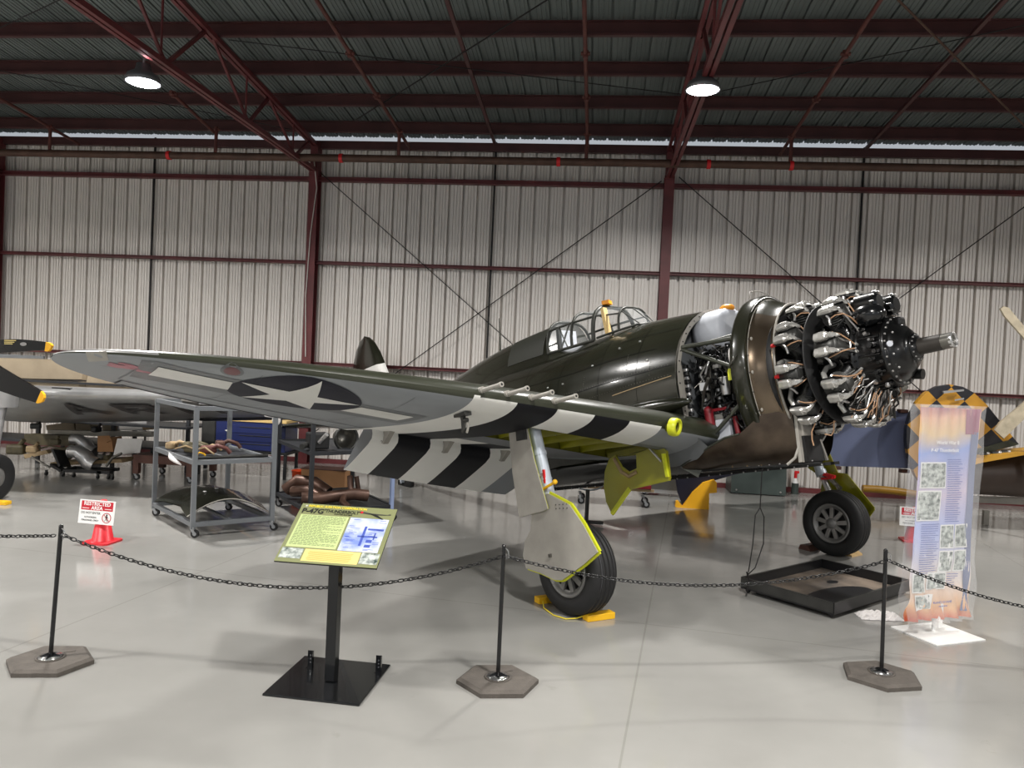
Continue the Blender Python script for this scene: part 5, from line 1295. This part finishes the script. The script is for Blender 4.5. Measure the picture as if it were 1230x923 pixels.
# stuff on the middle tier
random.seed(17)
spec=[(.1,1.2,'scrap_tan',.09,'round tan fitting at the rear corner of the middle tier'),(.25,1.0,'scrap_olive',.10,'olive crumpled hose bundle on the middle tier'),(.2,.75,'scrap_olive',.09,'olive bracket on the middle tier beside the tan strap'),(.35,.55,'brown_pipe',.10,'brown casting on the middle tier'),(.45,.9,'scrap_tan',.07,'tan bent plate on the middle tier'),(.7,1.1,'rust_brown',.10,'rusty casting at the far side of the middle tier'),(.15,.4,'yellow_paint',.04,'small yellow part near the front upright')]
for a,b,mt_,s,lb in spec:
    c=RK_(a,b,.96+s*.6);m=MB(mt_);m.box((0,0,0),(s*2,s*1.3,s*1.1),random.uniform(0,3),bev=s*.35);m.tube([Vector((0,0,0)),Vector((s*1.2,.0,s*.6)),Vector((s*2.2,s*.6,s*.2)),Vector((s*2.6,s*.9,-s*.4))],s*.28,8);tag(m.build('metal_fitting',loc=c),lb,'spare part')
m=MB('steel_dark')
for i in range(12):
    p=RK_(.12+i*.065,.12,.97);m.mat('alu' if i%3==0 else 'steel_dark');m.cyl(p,p+Vector((.03,.03,.0)),.018,n=8)
m.mat('steel_dark');m.tube([RK_(.06,.10,.975),RK_(.95,.10,.975)],.02,8);tag(m.build('linkage_rod'),'long dark linkage rod along the front of the middle tier','spare part')
m=MB('scrap_tan');m.tube([RK_(.05,.9,1.0),RK_(.12,.7,1.06),RK_(.2,.55,1.02),RK_(.22,.3,1.08),RK_(.3,.2,1.0)],.012,6);tag(m.build('fabric_strap'),'tan strap looping over the middle tier','strap')
m=MB('cloth_white');m.tube([RK_(-.02,.9,.95),RK_(-.03,.8,.90),RK_(-.03,.65,.88),RK_(0,.5,.84)],[.01,.035,.03,.01],6);tag(m.build('rag'),'white rag hanging over the side of the middle tier','rag')
# ring on the top tier
c=RK_(.5,.75,1.66);m=MB('bare_grey');m.tube([c+Vector((.42*math.cos(a),.42*math.sin(a),0)) for a in [2*PI*i/40 for i in range(40)]],.018,8,closed=True);m.mat('steel_dark');m.tube([c+Vector((.40*math.cos(a),.40*math.sin(a),-.03)) for a in [2*PI*i/40 for i in range(40)]],.022,8,closed=True);tag(m.build('metal_ring'),'large thin metal ring lying on the top tier of the grey rack','ring')
for a,b,mt_,lb in ((.2,.3,'alu','bright clamp inside the ring on the top tier'),(.35,.15,'cloth_white','pale folded part at the front of the top tier'),(.7,.25,'steel_dark','dark bracket at the right of the top tier')):
    m=MB(mt_);m.box((0,0,0),(.14,.09,.03),.4,bev=.008);m.cyl((-.05,0,.01),(.05,0,.03),.015,n=8);tag(m.build('small_bracket',loc=RK_(a,b,1.645)),lb,'spare part')
# second rack behind with exhaust parts
B0=fl(383,640);B0=Vector((-3.75,9.95,0));B1=Vector((-2.86,10.80,0));B2=Vector((-4.75,11.2,0));B3=B1+B2-B0
t=thing('wheeled_rack','dark two tier rack on casters holding rusty exhaust pipes behind the panel','rack',(0,0,0));cen=(B0+B3)/2;t.location=cen
Q=[p-cen for p in (B0,B1,B3,B2)]
for i,p in enumerate(Q):
    hgt=1.35 if i!=1 else .55
    m=MB('cart_blue' if i==1 else 'cart_dark');m.box((p.x,p.y,hgt/2+.07),(.05,.05,hgt),math.radians(43));m.build('upright',t);caster(t,p.x,p.y,.05)
for z in (.20,1.0):
    m=MB('cart_dark')
    for i in range(4):
        m.bar(Q[i]+Vector((0,0,z)),Q[(i+1)%4]+Vector((0,0,z)),.045,.05)
    m.add([q.xyz*.98+Vector((0,0,z+.015)) for q in Q],[(0,1,2,3)]);m.build('shelf',t)
eb2=(B2-B0).normalized();ea2=(B1-B0).normalized()
R2=lambda a,b,z:Vector((B0.x+ea2.x*a+eb2.x*b,B0.y+ea2.y*a+eb2.y*b,z))
for (pts,rr,lb) in (([(.95,.25,.33),(.75,.3,.36),(.5,.35,.34),(.25,.3,.33),(.0,.4,.33)],.085,'rusty brown exhaust pipe with an open round end on the lower tier'),
 ([(.72,.3,.36),(.70,.32,.47),(.72,.40,.60)],.04,'short upright exhaust stub left of the open pipe end'),([(.9,.45,.30),(.88,.48,.45),(.86,.5,.58)],.035,'second upright exhaust stub behind the open pipe end'),
 ([(.6,.3,.34),(.5,.1,.30),(.55,-.02,.24)],.045,'curved exhaust branch hanging over the tier edge'),([(.45,.55,.36),(.3,.75,.48),(.1,.9,.50),(-.05,1.0,.35)],.09,'dark exhaust manifold humped at the back of the lower tier'),
 ([(.3,.3,.33),(.15,.55,.40),(.0,.8,.36)],.08,'dark collector pipe lying left on the lower tier')):
    P_=[R2(*p) for p in pts];m=MB('exhaust_brown');m.tube(P_,rr,16);d=(P_[0]-P_[1]).normalized();m.mat('black_matte');m.cyl(P_[0],P_[0]+d*.004,rr*.85,n=16);tag(m.build('exhaust_pipe'),lb,'exhaust pipe')
c=R2(.62,.35,1.16);m=MB('steel_dark');m.tube([c+ea2*(.17*math.cos(a))+Vector((0,0,.17*math.sin(a))) for a in [2*PI*i/28 for i in range(28)]],.022,8,closed=True);m.mat('alu_dark')
T=frame(c,ea2,(0,0,1));m.lathe([(.16,0),(.15,-.12),(.10,-.25),(.0001,-.25)],28,T);tag(m.build('round_housing'),'round dark housing with a bright rim on the upper tier','engine part')
c=R2(.15,.25,1.10);m=MB('black_matte');m.box((0,0,.05),(.28,.24,.22),.6,bev=.02);m.mat('alu');m.cyl((.08,-.14,.04),(.20,-.20,.16),.03,n=10);m.mat('steel_dark');m.cyl((-.1,-.1,.0),(-.12,-.25,-.02),.04,n=10);tag(m.build('engine_accessory',loc=c),'black engine accessory with pipe stubs on the upper tier','engine part')
m=MB('cloth_white');c=at(332,505,10.4);m.ball(c,.06,8,(1,1,1.3));m.ball(c+Vector((-.08,0,.05)),.05,8,(2,.6,.4));m.cyl(c+Vector((0,.02,-.05)),(c.x,c.y+.02,1.03),.012,n=6);tag(m.build('white_bag'),'white plastic bag on a stick above the rack','bag')
c=fl(362,585);m=MB('orange_bucket');m.lathe([(.0001,.01),(.12,.01),(.15,.36),(.16,.36)],28);m.mat('white_wire');m.tube([(.15*math.cos(a),0,.36+.03*math.sin(a)) for a in [PI*i/12 for i in range(13)]],.006,6);tag(m.build('bucket',loc=(at(362,550,12.6).x,12.6,.0)),'orange bucket on the floor behind the racks','bucket')
m=MB('cardboard');m.box((0,0,.22),(.75,.4,.44),0,bev=.004);m.mat('rust_brown');m.box((0,0,.445),(.76,.41,.012),0);tag(m.build('cardboard_box',loc=(at(392,560,12.4).x,12.45,0)),'wide brown cardboard box behind the exhaust pipes','box')
# blue tool chest
c=at(305,520,13.8);t=thing('tool_chest','dark blue tool chest with a wooden top behind the grey rack','tool chest',(c.x,13.95,-.07))
m=MB('tool_blue');m.box((0,0,.84),(1.35,.6,.54),0,bev=.01);m.build('chest_body',t)
m=MB('black_matte');m.box((-.15,0,.55),(1.75,.62,.05))
for x in (-1.0,.68):
    for y in (-.27,.27):m.box((x,y,.32),(.05,.05,.5))
m.build('bench_frame',t)
m=MB('wood');m.box((0,0,1.135),(1.40,.64,.05),0,bev=.004);m.build('wooden_top',t)
for k in range(3):
    m=MB('tool_blue');m.box((.1,-.305,.66+k*.155),(1.0,.015,.14),0,bev=.003);m.mat('steel_dark');m.cyl((-.2,-.32,.70+k*.155),(.4,-.32,.70+k*.155),.006,n=6);m.build('drawer',t)
m=MB('star_white');m.mat('star_white');m.add([(-.42+.07*(1 if i%2==0 else .35)*math.sin(i*PI/4),-.318,.93+.09*(1 if i%2==0 else .35)*math.cos(i*PI/4)) for i in range(8)],[list(range(8))]);m.mat('red_bright');m.add([(-.42+.02*math.sin(i*PI/4),-.3195,.93+.025*math.cos(i*PI/4)) for i in range(8)],[list(range(8))]);m.build('emblem',t,fix=False)

c=at(262,520,12.6);m=MB('black_matte');m.box((0,0,.90),(.30,.4,.62),0,bev=.01);m.mat('steel_dark');m.box((0,-.205,.9),(.24,.01,.4),0);tag(m.build('black_cabinet',loc=(t.location.x-.86,13.95,-.08)),'black metal box on the bench left of the blue tool chest','cabinet')
m=MB('orange');m.box((0,0,.03),(.5,.2,.05),0,bev=.01);m.mat('cloth_white');m.box((.38,0,.05),(.25,.2,.07),.2,bev=.02);tag(m.build('work_cloth',loc=(at(300,498,13.8).x,13.85,1.09)),'orange and white cloths on the wooden top of the tool chest','cloth')
# brown wooden trolley
a=fl(155,579);b=fl(232,580);t=thing('wooden_trolley','reddish brown wooden trolley on casters behind the grey rack','trolley',((a.x+b.x)/2,12.75,0));w=b.x-a.x
m=MB('rust_brown');m.box((0,.3,.42),(w+.1,.9,.06),0);m.box((0,-.12,.36),(w+.05,.05,.10),0);m.build('trolley_top',t)
for x in (-w/2,w/2):
    for y in (-.1,.7):
        m=MB('rust_brown');m.box((x,y,.25),(.10,.10,.26),0);m.build('leg',t);caster(t,x-.03,y,.055)
m=MB('scrap_olive');m.ball((0,0,.05),.12,10,(3,1.2,.7));m.mat('black_matte');m.box((-.2,.1,.04),(.4,.3,.08),.2,bev=.02);tag(m.build('tarp_bundle',loc=(t.location.x,12.9,.46)),'dark olive bundle on top of the brown trolley','bundle')
# ---- things seen under the fuselage
t=thing('jack_stand','dark jack stand with a white half ring cradle under the belly','stand',(at(706,590,11.4).x,11.4,0))
m=MB('strut_grey');m.tube([(.22*math.cos(a),0,.62+.10*math.sin(a)) for a in [PI+PI*i/14 for i in range(15)]],.012,8);m.build('cradle_ring',t)
m=MB('steel_dark');m.cyl((0,0,.06),(0,0,.53),.03,n=12);m.bar((-.25,0,.05),(.25,0,.05),.05,.05);m.bar((0,-.25,.05),(0,.25,.05),.05,.05);m.build('stand_post',t)
t=thing('red_cart','low red cart with casters standing far behind the gear leg','cart',(at(735,590,13.3).x,13.4,0))
m=MB('red_paint');m.box((0,0,.36),(1.3,.6,.07),0,bev=.01);m.box((0,-.2,.50),(.9,.08,.08),0);m.mat('scrap_tan');m.box((.1,-.25,.30),(1.2,.05,.04),0);m.build('cart_deck',t)
for x in (-.55,.55):
    for y in (-.22,.22):caster(t,x,y,.06)
m=MB('white_plastic');m.box((.45,-.1,.45),(.3,.3,.12),0,bev=.01);m.build('white_tray',t)
t=thing('silver_cabinet','silver grey cabinet behind the yellow inner gear door','cabinet',(at(795,585,14.6).x,14.8,0))
m=MB('alu');m.box((0,0,.55),(.8,.5,1.0),0,bev=.01);m.mat('alu_dark');m.box((0,-.255,.55),(.7,.01,.85),0);m.build('cabinet_body',t)
for x in (-.35,.35):caster(t,x,-.15,.04)
m=MB('grey_dark');m.mat('insignia_blue');slab(m,[(812,552),(930,546),(930,560),(880,571),(860,577),(845,580),(832,592),(820,608),(814,592),(811.5,575)],13.5,.10)
t=thing('curved_fairing','dark and yellow curved fairing standing on the floor under the belly','aircraft part',(0,0,0));m.build('dark_skin',t)
m=MB('prop_yellow');slab(m,[(820,608.5),(832,592),(845,580),(858,576.5),(861,580),(861,592),(852,593),(851.5,614.5),(818,612),(811,609),(812,603),(815,602)],13.42,.12);m.build('yellow_skin',t)
m=MB('dark_green_box');
t=thing('steel_drum_cover','long dark green curved metal cover lying against the back wall','cover',((at(877,588,15.7).x+at(938,590,15.7).x)/2,15.75,0));wd=at(942,590,15.7).x-at(877,588,15.7).x
m.loft([[(x,-.35*math.cos(a)*.9,.02+.85*math.sin(a)**.7) for a in [PI*i/12 for i in range(13)]] for x in (-wd/2,0,wd/2)],closed=False,caps=False)
for x in (-wd/2,wd/2):
    m.add([(x,-.35*math.cos(a)*.9,.02+.85*math.sin(a)**.7) for a in [PI*i/12 for i in range(13)]],[list(range(13))])
m.build('cover_shell',t);m=MB('alu')
for x in (-wd*.4,wd*.4):m.ball((x,-.32,.08),.02,8)
m.build('latch',t)
c=fl(951,591.5);m=MB('dark_green_box');m.cyl((0,0,0),(0,0,.22),.07,n=16);m.mat('white_plastic');m.cyl((0,0,.22),(0,0,.32),.055,.03,n=16);m.mat('red_bright');m.cyl((0,0,.32),(0,0,.44),.03,n=12);m.box((.02,0,.44),(.09,.03,.05));tag(m.build('spray_bottle',loc=(c.x,15.9,0)),'small spray bottle with red top on the floor by the wall','bottle')
# ---- checkered aircraft at the right
t=thing('checkered_aircraft','aircraft with a black and ochre diamond tail behind the banner','aircraft',at(1150,600,13.0)*1)
t.location.z=0;tl=t.location.copy()
m=MB('checker_tail')
pts=[(1089,530),(1089,515),(1093,500),(1101,484),(1112,472),(1126,464.5),(1142,462),(1157,465),(1170,472),(1185,486),(1205,511),(1224,534),(1200,541),(1178,546),(1150,560),(1110,585),(1100,572),(1092,552)]
slab(m,pts,13.0,.12);m.v=[tuple(Vector(v)-tl) for v in m.v];m.build('rudder',t)
m=MB('olive_wing');slab(m,[(1224,534),(1178,546),(1165,548),(1165,541),(1180,538),(1212,529)],12.97,.02);m.v=[tuple(Vector(v)-tl) for v in m.v];m.build('fin_base',t)
m=MB('alu');slab(m,[(1133,470),(1158,468),(1158,470),(1134,473)],12.9,.05);slab(m,[(1147,480),(1158,478),(1158,480),(1147,482)],12.95,.01);m.v=[tuple(Vector(v)-tl) for v in m.v];m.build('hinge_fitting',t)
m=MB('fus_brown');P=[at(u,v,13.0)-tl for u,v in ((1160,549),(1560,528),(1560,622),(1168,598))]
def fs2(p,q,k): return [(p.x,p.y+.45-.45*math.sin(a),(p.z+q.z)/2+(p.z-q.z)/2*math.cos(a)) for a in [2*PI*i/20 for i in range(20)]]
m.loft([fs2(P[0],P[3],0),fs2(P[0].lerp(P[1],.5),P[3].lerp(P[2],.5),0),fs2(P[1],P[2],0)]);m.build('fuselage',t)
m=MB('ochre');slab(m,[(1165,553),(1180,549),(1230,543),(1300,538),(1300,542),(1230,547),(1180,556),(1165,560)],12.7,.5);m.v=[tuple(Vector(v)-tl) for v in m.v];m.build('tailplane',t)
m=MB('steel_dark')
for u,v in ((1183,546),(1197,545),(1208,544)):
    p=at(u,v,12.9)-tl;m.ball(p,.07,8,(1.2,1,.6));m.mat('alu');m.ball(p+Vector((.02,-.06,.02)),.03,6);m.mat('steel_dark')
m.build('hinge_cover',t)
m=MB('blue_grey');slab(m,[(968,486),(1069,493.5),(1100,496),(1130,499),(1130,566),(1091,563),(1004,560),(968,558)],13.6,.14);m.v=[tuple(Vector(v)-tl) for v in m.v];m.build('wing_panel',t)
for u,v in ((1004,562),(1086,566),(1084,494)):
    m=MB('rust_brown');p=at(u,v,13.6)-tl;m.box(p,(.14,.12,.06),.2,bev=.01);m.build('wing_bracket',t)
m=MB('ochre');m.tube([at(u,v,14.9)-tl for u,v in ((1036,587),(1055,588),(1075,590),(1100,594),(1130,600))],.07,10);m.build('wing_tip_edge',t)
m=MB('bare_grey');slab(m,[(1168,598),(1260,600),(1260,608),(1168,604)],13.6,.2);m.v=[tuple(Vector(v)-tl) for v in m.v];m.build('support_beam',t)
for u in (1185,1255):
    m=MB('bare_grey');p=at(u,600,13.7)-tl;m.box((p.x,p.y,.12),(.08,.08,.24));m.build('support_leg',t)
t=thing('stored_propeller','foil wrapped pale propeller whose blades reach in from the right edge','propeller',at(1262,445,12.5));tl=t.location.copy();t.location.z=0;tl.z=0
m=MB('foil_tan');slab(m,[(1202,371),(1206,368),(1212,370),(1252,418),(1258,436),(1245,430),(1230,406),(1207,380)],12.5,.05);m.v=[tuple(Vector(v)-tl) for v in m.v];m.build('propeller_blade',t)
m=MB('foil_tan');slab(m,[(1195,517),(1201,508),(1230,484),(1262,456),(1266,470),(1232,502),(1206,527)],12.52,.05);m.v=[tuple(Vector(v)-tl) for v in m.v];m.build('propeller_blade',t)
m=MB('steel_dark');p=at(1262,445,12.5)-tl;m.cyl(p+Vector((0,-.1,0)),p+Vector((0,.2,0)),.2,n=20);m.cyl((p.x,p.y+.1,0),(p.x,p.y+.1,p.z),.05,n=10);m.build('propeller_stand',t)

# ================================================================ light
S=bpy.context.scene
w=bpy.data.worlds.new('world');S.world=w;w.use_nodes=True;bg=w.node_tree.nodes['Background'];bg.inputs[0].default_value=(.80,.85,.92,1);bg.inputs[1].default_value=.35
def area(x,y,z,e,r=.25,shape='DISK'):
    l=bpy.data.lights.new('high_bay','AREA');l.shape=shape;l.size=r*2;l.energy=e;l.color=(1,.97,.93);l.spread=math.radians(165)
    o=bpy.data.objects.new('high_bay_light',l);C.objects.link(o);o.location=(x,y,z);return o
area(-6.3,9.87,5.84,250);area(1.22,10.63,6.04,250)
for x in CX+(-19.5,):
    for y in (3.4,-3.5):
        area(x,y,6.0,270)
area(8.7,10.4,6.0,250);area(-13.6,9.9,6.0,250)
S.view_settings.view_transform='Standard';S.view_settings.look='None';S.view_settings.gamma=1;S.view_settings.use_curve_mapping=False;S.view_settings.exposure=.55
